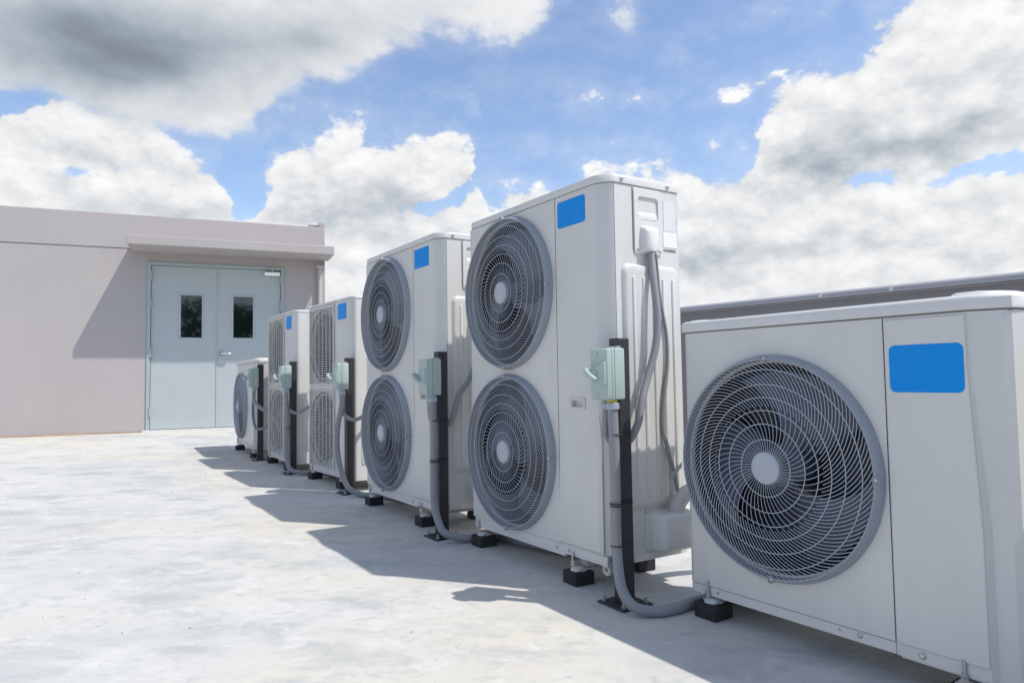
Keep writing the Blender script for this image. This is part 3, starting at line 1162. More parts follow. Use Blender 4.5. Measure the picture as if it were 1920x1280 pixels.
def tall_unit(name, label, ox, oy, oz, ang, big_label, fcx):
    W, D, H = 0.953, 0.362, 1.340
    frame = Matrix.Translation((ox, oy, oz)) @ Matrix.Rotation(ang, 4, 'Z')
    t = thing(name, label, 'condenser unit', (ox, oy, oz), ang, 'row of outdoor condenser units')
    xsm = 0.660
    # case: sides, back, base (front left open behind fan panel)
    mb = MB()
    pl = [(0.0, 0.022), (0.0, D), (W, D), (W, 0.0445)]
    for (a, b) in zip(pl, pl[1:]):
        mb.add([(a[0], a[1], 0), (b[0], b[1], 0), (b[0], b[1], H), (a[0], a[1], H)], [(0, 1, 2, 3)])
    mb.add([(0, 0.002, 0.0), (W - 0.05, 0.002, 0.0), (W - .002, 0.05, 0), (W, D, 0.0), (0, D, 0.0)], [(0, 1, 2, 3, 4)])
    obj('casing', mb, M['white'], t, smooth=0)
    mb = MB().box(0.012, xsm - .006, 0.165, 0.30, 0.01, H - 0.01)
    obj('coil_face', mb, M['coil'], t, smooth=0)
    # front fan panel
    holes = [(fcx, 0.342, 0.302), (fcx, 1.011, 0.302)]
    mb = panel_with_holes(0.0, xsm - 0.0015, 0.026, H, holes)
    mb.add([(0, 0, 0.026), (0, 0, H), (0, 0.0225, H), (0, 0.0225, 0.026)], [(0, 1, 2, 3)])
    obj('fan_panel', mb, M['white'], t, smooth=0)
    # service panel with chamfered corner
    poly = [(xsm + 0.0015, 0.02), (xsm + 0.0015, 0), (0.892, 0), (0.9025, 0.0025), (W - 0.009, 0.033), (W, 0.0425), (W - 0.01, 0.0425)]
    sp = obj('service_panel', MB().prism_z(poly, 0.026, H), M['white'], t, smooth=30)
    cut_box(sp, (0.745, 0.809, -0.01, 0.015, 0.541, 0.563))
    obj('panel_seam', MB().box(xsm - 0.0014, xsm + 0.0014, 0.002, 0.004, 0.026, H), M['darkline'], t, smooth=0)
    obj('panel_seam', MB().box(W - 0.003, W - 0.0012, 0.0425, 0.0448, 0.026, H), M['darkline'], t, smooth=0)
    # pressed flat field on the lower half of the service panel
    lp = lambda o, w, q, ztop: [(xsm + 0.006, -o, 0.030 + q), (w, -o, 0.030 + q), (w, -o, 0.43), (w - 0.012, -o * .3, ztop), (xsm + 0.006, -o * .3, ztop)]
    obj('pressed_field', MB().loft([lp(-0.001, 0.909, -0.002, 0.52), lp(0.0, 0.909, -0.002, 0.51), lp(0.007, 0.893, 0.006, 0.48)], False, True), M['white'], sp, smooth=20)
    # base pan rail along the front
    obj('base_rail', MB().box(0.012, xsm + 0.02, 0.003, 0.02, -0.020, 0.0245).box(xsm + 0.0205, W - 0.03, 0.0028, 0.02, -0.010, 0.0245), M['white2'], t, bevel=0.0015)
    for x, z in ((0.035, 0.004), (0.632, 0.004), (0.708, 0.008)):
        screw(t, (x, 0.0025, z))
    # cap
    cp = [(0.020, -0.004), (0.897, -0.004), (0.915, 0.0), (W - 0.004, 0.030), (W + 0.004, 0.045), (W + 0.004, D + 0.004), (0.004, D + 0.004), (0.004, 0.014)]
    ins = [(x + (0.008 if x < .4 else -0.008), y + (0.008 if y < .1 else -0.008)) for x, y in cp]
    mb = MB().loft([[(x, y, H + 0.0025) for x, y in cp], [(x, y, H + 0.026) for x, y in cp], [(x + (0.002 if x < .4 else -0.002), y + (.002 if y < .1 else -.002), H + 0.031) for x, y in cp], [(x, y, H + 0.034) for x, y in ins]])
    obj('top_cover', mb, M['white2'], t, smooth=35)
    obj('cap_gap', MB().prism_z([(0.022, 0.001), (0.895, 0.001), (W - 0.003, 0.045), (W - .003, D - .002), (0.006, D - .002)], H - 0.002, H + 0.003), M['darkline'], t, smooth=0)
    for y in (0.078, D - 0.055):
        screw(t, (W + 0.0055, y, H + 0.017), 'x', 0.0085)
    # blue sticker
    c = rrect(0.7605, 1.268, 0.168, 0.101, 0.012 if big_label else 0.001, 5)
    obj('blue_sticker', MB().loft([[(x, -0.0002, z) for x, z in c], [(x, -0.0012, z) for x, z in c]]), M['blue'], t, smooth=0)
    # recessed finger grip
    gy = 0.553
    o1, o2, o3 = rrect(0.777, gy, 0.094, 0.043, 0.003, 2), rrect(0.777, gy, 0.074, 0.026, 0.002, 2), rrect(0.777, gy, 0.066, 0.024, 0.002, 2)
    obj('finger_grip', MB().loft([[(x, 0.0, z) for x, z in o1], [(x, -0.004, z) for x, z in o1], [(x, -0.004, z) for x, z in o2], [(x, 0.004, z) for x, z in o3]], False, False), M['insul'], t, smooth=0)
    # fans
    for k, (cx, cz, r) in enumerate(holes):
        fan_assembly(t, cx, cz, D, 0.292, 20 + 37 * k)
        fan_guard(t, cx, cz, 0.032, 0.013 * k)
    side_features(t, W, D, H, True)
    # drain stub below the base
    obj('drain_stub', MB().lathe_y([(0.008, 0.0), (0.008, -0.012), (0.021, -0.012), (0.021, 0.0), (0.008, 0.0)], 0.875, -0.034, 20), M['insul'], t, loc=(0, 0.050, 0))
    z_of = lambda x, y: (lambda p: gz(p.x, p.y))(frame @ Vector((x, y, 0))) - oz
    return t, frame, W, D, H, z_of


LB = {}


# --- unit 2 and 3: tall twin-fan machines with round grey guards
U2 = tall_unit('twin_fan_condenser', 'tallest white twin fan condenser, with rounded blue sticker and WARNING print on its side', -0.187, 3.228, -0.6492, R(-56.892), True, 0.315)
U3 = tall_unit('twin_fan_condenser', 'white twin fan condenser with round grey guards and a sharp cornered blue sticker', -0.880, 4.221, -0.6387, R(-56.636), False, 0.299)

XS2 = (0.052, 0.735)
for U, who in ((U2, 'the tallest twin fan unit'), (U3, 'the sharp sticker twin fan unit')):
    t, fr, W, D, H, zo = U
    add_feet(t, W, D, zo, (0.052, 0.735))
    pads(fr, W, D, zo, (0.052, 0.735), ['black rubber pad under the front left foot of ' + who, 'black rubber pad under the front right foot of ' + who,
                                       'black rubber pad under the rear left foot of ' + who, 'black rubber pad under the rear right foot of ' + who])


# --- single-fan machines
def low_unit(name, label, ox, oy, oz, ang, W, D, H, sticker, fcx, fcz, full=True):
    frame = Matrix.Translation((ox, oy, oz)) @ Matrix.Rotation(ang, 4, 'Z')
    t = thing(name, label, 'condenser unit', (ox, oy, oz), ang, 'row of outdoor condenser units')
    xsm = W * 0.702
    mb = MB()
    pl = [(0.0, 0.03), (0.0, D), (W, D), (W, 0.095)]
    for (a, b) in zip(pl, pl[1:]):
        mb.add([(a[0], a[1], 0), (b[0], b[1], 0), (b[0], b[1], H), (a[0], a[1], H)], [(0, 1, 2, 3)])
    mb.add([(0, 0.004, 0.0), (W - 0.08, 0.004, 0.0), (W - .002, 0.09, 0), (W, D, 0.0), (0, D, 0.0)], [(0, 1, 2, 3, 4)])
    obj('casing', mb, M['white'], t, smooth=0)
    obj('coil_face', MB().box(0.012, xsm - .006, 0.165, 0.29, 0.01, H - 0.01), M['coil'], t, smooth=0)
    mb = panel_with_holes(0.016, xsm - 0.0015, 0.030, H, [(fcx, fcz, 0.302)])
    # turned corner on the left edge
    mb.add([(0.016, 0, 0.030), (0.016, 0, H), (0.004, 0.006, H), (0.004, 0.006, 0.030)], [(0, 1, 2, 3)])
    mb.add([(0.004, 0.006, 0.030), (0.004, 0.006, H), (0, 0.0305, H), (0, 0.0305, 0.030)], [(0, 1, 2, 3)])
    obj('fan_panel', mb, M['white'], t, smooth=20)
    # service panel: flat front, wide faceted corner that narrows downwards
    k = W / 0.94
    zc = 0.33
    pt_ = lambda f, q: [(xsm + 0.0015, 0.02), (xsm + 0.0015, 0), (f, 0), (f + 0.6 * q, q), (0.916 * k, 0.024), (0.930 * k, 0.037), (W, 0.0945), (W - 0.01, 0.0945)]
    mb = MB().loft([[(x, y, 0.0) for x, y in pt_(0.869 * k, 0.016)], [(x, y, zc) for x, y in pt_(0.869 * k, 0.016)], [(x, y, H * 0.84) for x, y in pt_(0.852 * k, 0.005)], [(x, y, H) for x, y in pt_(0.851 * k, 0.001)]])
    sp = obj('service_panel', mb, M['white'], t, smooth=18)
    # raised flat fields on both panels
    zt = H - 0.006
    plate = MB()
    A = [(xsm + 0.004, 0.030), (0.867 * k, 0.030), (0.867 * k, zc), (0.8505 * k, H * 0.84), (0.8495 * k, zt), (xsm + 0.004, zt)]
    def ins(P, q):
        cx_ = sum(p[0] for p in P) / len(P); cz_ = sum(p[1] for p in P) / len(P)
        return [(x + (q if x < cx_ else -q), z + (q if z < 0.05 else (-q if z > zt - .01 else 0))) for x, z in P]
    plate.loft([[(x, 0.0, z) for x, z in A], [(x, -0.0042, z) for x, z in A], [(x, -0.0058, z) for x, z in ins(A, 0.003)]], False, True)
    obj('pressed_field', plate, M['white'], sp, smooth=20)
    obj('panel_seam', MB().box(xsm - 0.0014, xsm + 0.0014, 0.002, 0.004, 0.0, H), M['darkline'], t, smooth=0)
    # base rail, proud under the panels
    obj('base_rail', MB().box(0.006, xsm + 0.008, 0.004, 0.022, -0.002, 0.0275), M['white2'], t, bevel=0.0015)
    obj('base_rail', MB().box(xsm + 0.0095, W - 0.085, 0.0035, 0.022, -0.006, -0.0005), M['white2'], t, bevel=0.0015)
    for x, z, r in ((xsm - 0.095, 0.017, 0.0075), (xsm + 0.062, 0.015, 0.0085), (0.11, 0.014, 0.004), (xsm - 0.15, 0.016, 0.003)):
        screw(t, (x, 0.0035 if x < xsm else -0.0005, z), r=r)
    # cap with rounded shoulder and raised ends
    cp0 = [(0.0, -0.006), (0.862 * k, -0.006), (0.935 * k, 0.026), (W + 0.003, 0.085), (W + 0.004, D + 0.004), (-0.004, D + 0.004), (-0.004, 0.022)]
    cxm, cym = W / 2, D / 2
    def shrink(q, dz):
        return [(x + (q if x < cxm else -q), y + (q if y < cym else -q), H + dz) for x, y in cp0]
    mb = MB().loft([shrink(0.002, 0.004), shrink(0, 0.006), shrink(0, 0.030), shrink(0.004, 0.036), shrink(0.011, 0.039), shrink(0.02, 0.0395)])
    tc = obj('top_cover', mb, M['white2'], t, smooth=35)
    # raised pads at both ends of the lid
    for a, b, dz in ((0.015, 0.085, 0.0425), (0.815 * k, W - 0.012, 0.047)):
        ys0, ys1 = 0.012, D - 0.012
        if a > 0.4:
            base = [(a, ys0), (0.875 * k, ys0), (b - .02, 0.05), (b, 0.095), (b, ys1), (a, ys1)]
        else:
            base = [(a, ys0), (b, ys0), (b, ys1), (a, ys1)]
        mx, my = (a + b) / 2, D / 2
        mb = MB().loft([[(x, y, H + 0.038) for x, y in base], [(mx + (x - mx) * .93, my + (y - my) * .975, H + dz - .003) for x, y in base], [(mx + (x - mx) * .80, my + (y - my) * .95, H + dz) for x, y in base]])
        obj('lid_swell', mb, M['white2'], tc, smooth=50)
    obj('cap_gap', MB().prism_z([(0.004, 0.003), (0.856 * k, 0.003), (0.93 * k, 0.034), (W - .003, 0.094), (W - .003, D - .002), (0.004, D - .002)], H - 0.002, H + 0.005), M['darkline'], t, smooth=0)
    if sticker:
        c = rrect(0.7605 * k, H * 0.8455, 0.170, 0.116, 0.015, 6)
        obj('blue_sticker', MB().loft([[(x, -0.0057, z) for x, z in c], [(x, -0.0068, z) for x, z in c]]), M['blue'], t, smooth=0)
    fan_assembly(t, fcx, fcz, D, 0.292, 50)
    fan_guard(t, fcx, fcz, 0.032, 0.0)
    z_of = lambda x, y: (lambda p: gz(p.x, p.y))(frame @ Vector((x, y, 0))) - oz
    return t, frame, W, D, H, z_of


U1 = low_unit('single_fan_condenser', 'low white single fan condenser in the right foreground, large blue sticker beside its guard',
              0.5664, 2.3066, -0.693, R(-55.784), 0.94, 0.33, 0.830, True, 0.327, 0.425)
_f1 = Matrix.Translation((0.5664, 2.3066, -0.693)) @ Matrix.Rotation(R(-55.784), 4, 'Z')
_p0 = _f1 @ Vector((1.19, 0, 0))
U0 = low_unit('single_fan_condenser', 'low white single fan condenser standing to the right of the right foreground unit',
              _p0.x, _p0.y, -0.693, R(-55.784), 0.94, 0.33, 0.830, True, 0.327, 0.425)
U6 = low_unit('single_fan_condenser', 'small white single fan condenser at the far end of the row, nearest the door',
              -2.871, 7.2836, -0.6184, R(-59.417), 1.028, 0.32, 0.795, False, 0.285, 0.385)
for U, who, xs in ((U0, 'the unit out at far right', (0.075, 0.815)), (U1, 'the right foreground unit', (0.075, 0.815)), (U6, 'the far low unit near the door', (0.07, 0.90))):
    t, fr, W, D, H, zo = U
    add_feet(t, W, D, zo, xs)
    pads(fr, W, D, zo, xs, ['black rubber pad under the front left foot of ' + who, 'black rubber pad under the front right foot of ' + who,
                            'black rubber pad under the rear left foot of ' + who, 'black rubber pad under the rear right foot of ' + who])
# side seam, grip and cover on U1's far side that the photograph just reaches
t1 = U1[0]


# --- slatted twin machines
SLAT_ME = {}


def slatted_unit(name, label, ox, oy, oz, ang, lblmat):
    W, D, H = 0.809, 0.33, 1.205
    frame = Matrix.Translation((ox, oy, oz)) @ Matrix.Rotation(ang, 4, 'Z')
    t = thing(name, label, 'condenser unit', (ox, oy, oz), ang, 'row of outdoor condenser units')
    mb = MB()
    pl = [(0.0, 0.012), (0.0, D), (W, D), (W, 0.030)]
    for (a, b) in zip(pl, pl[1:]):
        mb.add([(a[0], a[1], 0), (b[0], b[1], 0), (b[0], b[1], H), (a[0], a[1], H)], [(0, 1, 2, 3)])
    mb.add([(0, 0.002, 0.0), (W - 0.03, 0.002, 0.0), (W, 0.03, 0), (W, D, 0.0), (0, D, 0.0)], [(0, 1, 2, 3, 4)])
    obj('casing', mb, M['white'], t, smooth=0)
    obj('coil_face', MB().box(0.012, 0.50, 0.165, 0.29, 0.01, H - 0.01), M['coil'], t, smooth=0)
    gx0, gx1 = 0.018, 0.502
    cxs = (gx0 + gx1) / 2
    zr = [(0.040, 0.600), (0.632, 1.190)]
    holes = [(cxs, (zr[0][0] + zr[0][1]) / 2, 0.238), (cxs, (zr[1][0] + zr[1][1]) / 2, 0.238)]
    obj('fan_panel', panel_with_holes(0.0, 0.525, 0.0, H, holes, 0.012), M['white'], t, smooth=0)
    poly = [(0.5255, 0.02), (0.5255, 0), (W - 0.040, 0), (W - 0.028, 0.003), (W - 0.004, 0.021), (W, 0.031), (W - 0.01, 0.031)]
    obj('service_panel', MB().prism_z(poly, 0.0, H), M['white'], t, smooth=30)
    mb = MB()
    mb.box(0, gx0, 0, 0.0115, 0, H).box(gx1, 0.5245, 0, 0.0115, 0, H)
    for a, b in ((0, zr[0][0]), (zr[0][1], zr[1][0]), (zr[1][1], H)):
        mb.box(gx0 + .0003, gx1 - .0003, 0.0002, 0.0115, a, b)
    obj('front_frame', mb, M['white'], t, bevel=0.002)
    obj('panel_seam', MB().box(0.5248, 0.5254, 0.001, 0.003, 0.0, H), M['darkline'], t, smooth=0)
    for j, (za, zb) in enumerate(zr):
        # grille: its rim is the part, every slat and bar below it
        mb = MB()
        w = 0.010
        mb.box(gx0, gx0 + w, -0.012, -0.001, za, zb).box(gx1 - w, gx1, -0.012, -0.001, za, zb)
        mb.box(gx0 + w, gx1 - w, -0.0118, -0.001, za, za + w).box(gx0 + w, gx1 - w, -0.0118, -0.001, zb - w, zb)
        g = obj('grille', mb, M['white2'], t, bevel=0.0015)
        if 's' not in SLAT_ME:
            m1 = MB().box(gx0 + w, gx1 - w, -0.0105, -0.003, -0.0022, 0.0022)
            SLAT_ME['s'] = mesh_of('slat', m1, M['white2'], 0)
            m2 = MB().box(-0.0030, 0.0030, -0.0125, -0.0107, zr[0][0] + w, zr[0][1] - w)
            SLAT_ME['b'] = mesh_of('bar', m2, M['white2'], 0)
        n = 33
        for k in range(n):
            z = za + w + (zb - za - 2 * w) * (k + 0.5) / n
            o = bpy.data.objects.new('slat', SLAT_ME['s']); COL.objects.link(o); o.parent = g; o.location = (0, 0, z)
        for k in range(6):
            x = gx0 + (gx1 - gx0) * (k + 0.9) / 6.8
            o = bpy.data.objects.new('bar', SLAT_ME['b']); COL.objects.link(o); o.parent = g; o.location = (x, 0, za - zr[0][0])
        for x in (gx0 + 0.09, gx1 - 0.09):
            obj('clip', MB().box(x - .008, x + .008, -0.0185, -0.012, za + 0.001, za + 0.010), M['insul'], g, bevel=0.002)
        fan_assembly(t, holes[j][0], holes[j][1], D, 0.236, 15 + 50 * j, 3, 'darkblade')
    # cap: thin folded lid
    cp = [(-0.003, -0.005), (W - 0.036, -0.005), (W - 0.004, 0.018), (W + 0.003, 0.034), (W + 0.003, D + 0.003), (-0.003, D + 0.003)]
    mx, my = W / 2, D / 2
    sh = lambda q, z: [(x + (q if x < mx else -q), y + (q if y < my else -q), H + z) for x, y in cp]
    obj('top_cover', MB().loft([sh(0, 0.0012), sh(0, 0.012), sh(0.003, 0.0165), sh(0.012, 0.019)]), M['white2'], t, smooth=35)
    for x in (0.018, 0.50, 0.535):
        screw(t, (x, -0.0055, H + 0.0065), r=0.006)
    screw(t, (W + 0.0008, 0.20, 0.055), 'x', 0.008)
    for z in (0.17, 0.36, 0.55):
        obj('pressed_line', MB().box(0.54, W - 0.045, -0.0008, 0.0005, z, z + 0.003), M['white2'], t, smooth=0)
    c = rrect(0.634, 1.132, 0.154, 0.108, 0.016, 5)
    obj('blue_sticker', MB().loft([[(x, -0.0002, z) for x, z in c], [(x, -0.0012, z) for x, z in c]]), lblmat, t, smooth=0)
    obj('side_seam', MB().box(W + 0.0002, W + 0.0012, 0.295, 0.2975, 0.0, H), M['darkline'], t, smooth=0)
    # pressed panel low on the side
    a = [(W + 0.0005, 0.06, 0.10), (W + 0.0005, 0.26, 0.10), (W + 0.0005, 0.26, 0.52), (W + 0.0005, 0.06, 0.52)]
    b = [(W + 0.008, y + (0.012 if y < .1 else -.012), z + (.012 if z < .3 else -.03)) for _, y, z in a]
    obj('embossed_panel', MB().loft([a, b]), M['white'], t, bevel=0.003)
    z_of = lambda x, y: (lambda p: gz(p.x, p.y))(frame @ Vector((x, y, 0))) - oz
    return t, frame, W, D, H, z_of


U4 = slatted_unit('slatted_condenser', 'nearer of the two white condensers with slatted grilles, blue sticker at its top right', -1.5275, 5.2645, -0.6582, R(-54.276), M['blue2'])
U5 = slatted_unit('slatted_condenser', 'farther of the two white condensers with slatted grilles, next to the low end unit', -2.1654, 6.2097, -0.6524, R(-56.741), M['blue2'])
for U, who in ((U4, 'the nearer slatted unit'), (U5, 'the farther slatted unit')):
    t, fr, W, D, H, zo = U
    add_feet(t, W, D, zo, (0.055, 0.60))
    pads(fr, W, D, zo, (0.055, 0.60), ['black rubber pad under the front left foot of ' + who, 'black rubber pad under the front right foot of ' + who,
                                       'black rubber pad under the rear left foot of ' + who, 'black rubber pad under the rear right foot of ' + who])


# ------------------------------------------------------------------ posts, switches, conduits
def post_set(U, px, py, where, height, cable='side', loop='straight', big=True):
    """px,py: post's front-right corner in the machine's frame"""
    t0, fr, W, D, H, zo = U
    hw = 0.0245
    c = fr @ Vector((px - hw, py + hw, 0))
    g = gz(c.x, c.y)
    ang = t0.rotation_euler.z
    G = Matrix.Translation((c.x, c.y, g)) @ Matrix.Rotation(ang, 4, 'Z')
    loc = (c.x, c.y, g)
    # post
    t = thing('steel_post', 'black square steel post beside ' + where, 'post', loc, ang, 'black steel posts holding isolator switches')
    obj('tube', MB().box(-hw, hw, -hw, hw, 0.0075, height), M['post'], t, bevel=0.003)
    pw = 0.066
    bp = obj('base_plate', MB().box(-pw, pw, -pw, pw, 0.0008, 0.0072), M['post'], t, bevel=0.0015)
    for a, b in ((-1, -1), (1, -1), (-1, 1), (1, 1)):
        x, y = a * 0.049, b * 0.049
        obj('anchor_bolt', MB().cyl((x, y, 0.0073), (x, y, 0.014), 0.0095, 6).cyl((x, y, 0.0142), (x, y, 0.026), 0.005, 10), M['steel'], bp)
    # isolator switch, fixed to the front of the post
    sw_top = height - 0.035
    sh = 0.172
    z0, z1 = sw_top - sh, sw_top
    x0, x1 = -0.032, 0.056
    yb, ym, yf = -hw - 0.001, -hw - 0.050, -hw - 0.080
    s = thing('isolator_switch', 'mint green switch box on the post beside ' + where, 'switch box', (G @ Vector((0.012, yb, z0)))[:], ang, 'mint green isolator switches on posts')
    S = Matrix.Translation((0.012, yb, z0)).inverted()
    def sp(x, y, z): return (x - 0.012, y - yb, z - z0)
    xc, zc = (x0 + x1) / 2, (z0 + z1) / 2
    w, h = x1 - x0, z1 - z0
    def rl(q, y, r=0.006): return [sp(x, y, z) for x, z in rrect(xc, zc, w - 2 * q, h - 2 * q, r, 3)]
    obj('enclosure', MB().loft([rl(0.003, yb), rl(0.0005, yb - .004), rl(0.0005, ym + 0.006), rl(0.004, ym + 0.005), rl(0.004, ym - 0.001)]), M['switch'], s, smooth=35)
    cov = obj('cover', MB().loft([rl(-0.0005, ym + 0.002), rl(-0.0005, ym - 0.006), rl(0.0015, ym - 0.0085), rl(0.0015, yf + 0.004), rl(0.005, yf)]), M['switch'], s, smooth=35)
    # wedge-shaped boss that carries the lever
    xa, xb = x0 + 0.006, x1 - 0.004
    zt, zb_, zm = zc + 0.044, zc - 0.040, zc + 0.004
    b0 = [sp(xa, yf + .001, zm + 0.012), sp(xa, yf + .001, zm - 0.016), sp(xb, yf + .001, zb_), sp(xb, yf + .001, zt)]
    b1 = [sp(xa + .003, yf - 0.026, zm + 0.006), sp(xa + .003, yf - 0.026, zm - 0.008), sp(xb - .003, yf - 0.009, zb_ + .007), sp(xb - .003, yf - 0.009, zt - .007)]
    obj('lever_boss', MB().loft([b0, b1]), M['switch'], cov, bevel=0.003)
    pv = MB().lathe_y([(0.0001, -0.012), (0.012, -0.012), (0.016, -0.008), (0.016, 0.006)], 0, 0, 20)
    obj('pivot', pv, M['switch'], cov, loc=sp(xc - 0.006, yf - 0.012, zm))
    P = [sp(xc - 0.028, yf - 0.026, zm + 0.012), sp(xc - 0.018, yf - 0.038, zm + 0.006), sp(xc + 0.002, yf - 0.038, zm - 0.010), sp(xc + 0.021, yf - 0.028, zm - 0.024)]
    obj('lever', MB().tube(smooth_path(P, 4), [0.0065] * 3 + [0.0095] * 7 + [0.0090] * 2 + [0.006], 10), M['switch'], cov, smooth=60)
    for z in (z1 - 0.016, z0 + 0.014):
        sc = MB().lathe_y([(0.0001, 0.0), (0.003, 0.0), (0.003, -0.002), (0.0065, -0.002), (0.0065, 0.003)], 0, 0, 14)
        obj('cover_screw', sc, M['steel'], cov, loc=sp(xc - 0.008, yf - 0.0005, z))
    obj('lug', MB().box(*[q for q in (x0 + 0.03 - .012, x1 - 0.012 - .012)], 0.004 - .028, 0.0 - .006, sh + 0.0005, sh + 0.006), M['switch'], s, bevel=0.002)
    # glands
    gx1_, gy1_ = 0.028, -hw - 0.035
    for gx, gy, col, r in ((gx1_, gy1_, 'gland', 0.0225), (-0.010, -hw - 0.028, 'gland', 0.018)):
        gg = obj('gland', MB().cyl(sp(gx, gy, z0 - 0.010), sp(gx, gy, z0 - 0.032), r, 20), M[col], s, bevel=0.002)
        obj('gland_nut', MB().cyl(sp(gx, gy, z0 - 0.0003), sp(gx, gy, z0 - 0.0098), r - 0.004, 20), M['brass' if (loop == 'straight' and gx > 0) else 'gland'], gg)
    # supply conduit: down the front of the post, sweeping onto the roof to the right
    rc = 0.0172
    zt_ = z0 - 0.030
    def ground_local(x, y):
        p = G @ Vector((x, y, 0))
        return gz(p.x, p.y) - g
    if loop == 'straight':
        P = [(gx1_, gy1_, zt_), (gx1_ + .001, gy1_ + .003, zt_ - 0.15), (gx1_ - .004, gy1_ + .008, 0.36), (gx1_ - 0.004, gy1_ + .006, 0.25), (gx1_ + 0.008, gy1_, 0.15), (gx1_ + 0.040, gy1_ - .012, 0.075), (gx1_ + 0.085, gy1_ - 0.002, 0.030), (gx1_ + 0.125, gy1_ + 0.055, None), (gx1_ + 0.140, gy1_ + 0.14, None), (gx1_ + 0.13, gy1_ + 0.24, None), (gx1_ + 0.16, gy1_ + 0.34, None), (gx1_ + 0.26, gy1_ + 0.42, None)]
    elif loop == 'sweep':
        P = [(gx1_, gy1_, zt_), (gx1_ + .001, gy1_ + .003, zt_ - 0.15), (gx1_ - .006, gy1_ + .006, 0.38), (gx1_ - 0.004, gy1_ + .004, 0.26), (gx1_ + 0.012, gy1_, 0.16), (gx1_ + 0.050, gy1_, 0.090), (0.118, -0.048, 0.045), (0.160, 0.015, 0.022), (0.182, 0.085, None), (0.205, 0.150, None), (0.265, 0.190, None), (0.37, 0.205, None), (0.50, 0.230, None), (0.68, 0.30, None)]
    else:   # hangs out to the left, then sweeps right
        P = [(gx1_, gy1_, zt_), (gx1_ - 0.006, gy1_ - .003, zt_ - 0.08), (gx1_ - .035, gy1_ - .014, 0.45), (gx1_ - 0.045, gy1_ - .018, 0.33), (gx1_ - 0.028, gy1_ - .012, 0.21), (gx1_ + 0.02, gy1_, 0.11), (gx1_ + 0.09, gy1_ + 0.012, 0.045), (gx1_ + 0.17, gy1_ + 0.06, None), (gx1_ + 0.26, gy1_ + 0.12, None), (gx1_ + 0.37, gy1_ + 0.165, None), (gx1_ + 0.50, gy1_ + 0.20, None), (gx1_ + 0.66, gy1_ + 0.27, None)]
    if loop:
        P = [(x, y, z if z is not None else ground_local(x, y) + rc + 0.001) for x, y, z in P]
        pts = smooth_path(P, 8)
        ct = thing('flexible_conduit', 'thick grey conduit under the switch box beside ' + where, 'conduit', loc, ang, 'thick grey supply conduits')
        tube_obj('conduit_tube', pts, rc, M['flex'], ct, 18)
        if loop != 'hang':
            for k, z in enumerate((zt_ - 0.085, 0.335, 0.205) if loop == 'straight' else (zt_ - 0.09, 0.36)):
                xx = gx1_ if z > 0.3 else gx1_ - .001
                yy = gy1_ + 0.007
                q = 0.0205
                # a nylon tie round post and conduit
                path = []
                for a in range(0, 181, 15):
                    path.append((xx + q * cos(R(-a)) * 1.0, yy + q * sin(R(-a)), z))
                path = [(hw + .0015, hw * .9, z + .004), (hw + .0020, -hw * .5, z + .002), (xx + q, yy + .012, z)] + path + [(xx - q - .001, -hw - .002, z), (-hw - .0015, -hw + .004, z)]
                mb = MB()
                for dz in ((0, 0.008) if (k == 1 and big) else (0,)):
                    mb.tube([(a, b, c_ + dz) for a, b, c_ in path], 0.0021, 6)
                obj('cable_tie', mb, M['tie'], ct)
    # return cable: from the second gland behind the post and up to the machine
    if cable:
        sx, sy = W - (px - hw), -(py + hw)         # machine's side plane / front plane in post axes
        zoff = t0.location.z - g                    # machine origin above the post foot
        if cable == 'side':
            hx, hy, hz = sx + 0.026, sy + 0.198, zoff + H - 0.245
            ys = sy                      # 0 when the post stands level with the front
            P = [(-0.012, -hw - 0.028, zt_), (-0.022, -hw - 0.022, zt_ - 0.05), (-0.038, -0.030, zt_ - 0.09), (-0.036, 0.008, zt_ - 0.125), (-0.012, 0.045, zt_ - 0.115), (0.012, 0.068, zt_ - 0.055), (0.012, 0.088, zt_ + 0.02),
                 (0.004, ys + 0.128, zt_ + 0.095), (0.004, ys + 0.172, zt_ + 0.206), (0.002, ys + 0.188, zt_ + 0.32), (-0.010, ys + 0.188, zt_ + 0.435), (hx - .004, hy, hz - 0.01), (hx - .004, hy, hz + 0.02)]
            rr = 0.0135
        else:
            P = [(-0.010, -hw - 0.028, zt_), (-0.010, -hw - 0.024, zt_ - 0.06), (0.010, -hw - 0.014, zt_ - 0.13), (0.055, 0.00, zt_ - 0.165), (0.085, 0.05, zt_ - 0.15), (0.095, 0.12, zt_ - 0.10), (0.095, 0.19, zt_ - 0.01), (0.085, 0.25, zt_ + 0.14), (0.04, 0.275, zt_ + 0.26), (sx + 0.004, 0.285, zt_ + 0.30)]
            rr = 0.0125
        pts = smooth_path(P, 8)
        ct = thing('power_cable', 'grey cable looping behind the post beside ' + where, 'cable', loc, ang, 'grey cables from switch to unit')
        tube_obj('cable_tube', pts, rr, M['flex'], ct, 16)
    return G


G2 = post_set(U2, 1.030, -0.020, 'the tallest unit', 0.892, 'side', 'straight')
G3 = post_set(U3, 1.035, -0.050, 'the sharp sticker twin fan unit', 0.880, 'side', 'sweep')
G4 = post_set(U4, 0.838, -0.050, 'the nearer slatted unit', 0.880, 'thin', 'hang', False)
G5 = post_set(U5, 0.862, -0.050, 'the farther slatted unit', 0.875, 'thin', 'sweep', False)
G6 = post_set(U6, 1.120, 0.0, 'the small far end unit', 0.865, None, None, False)


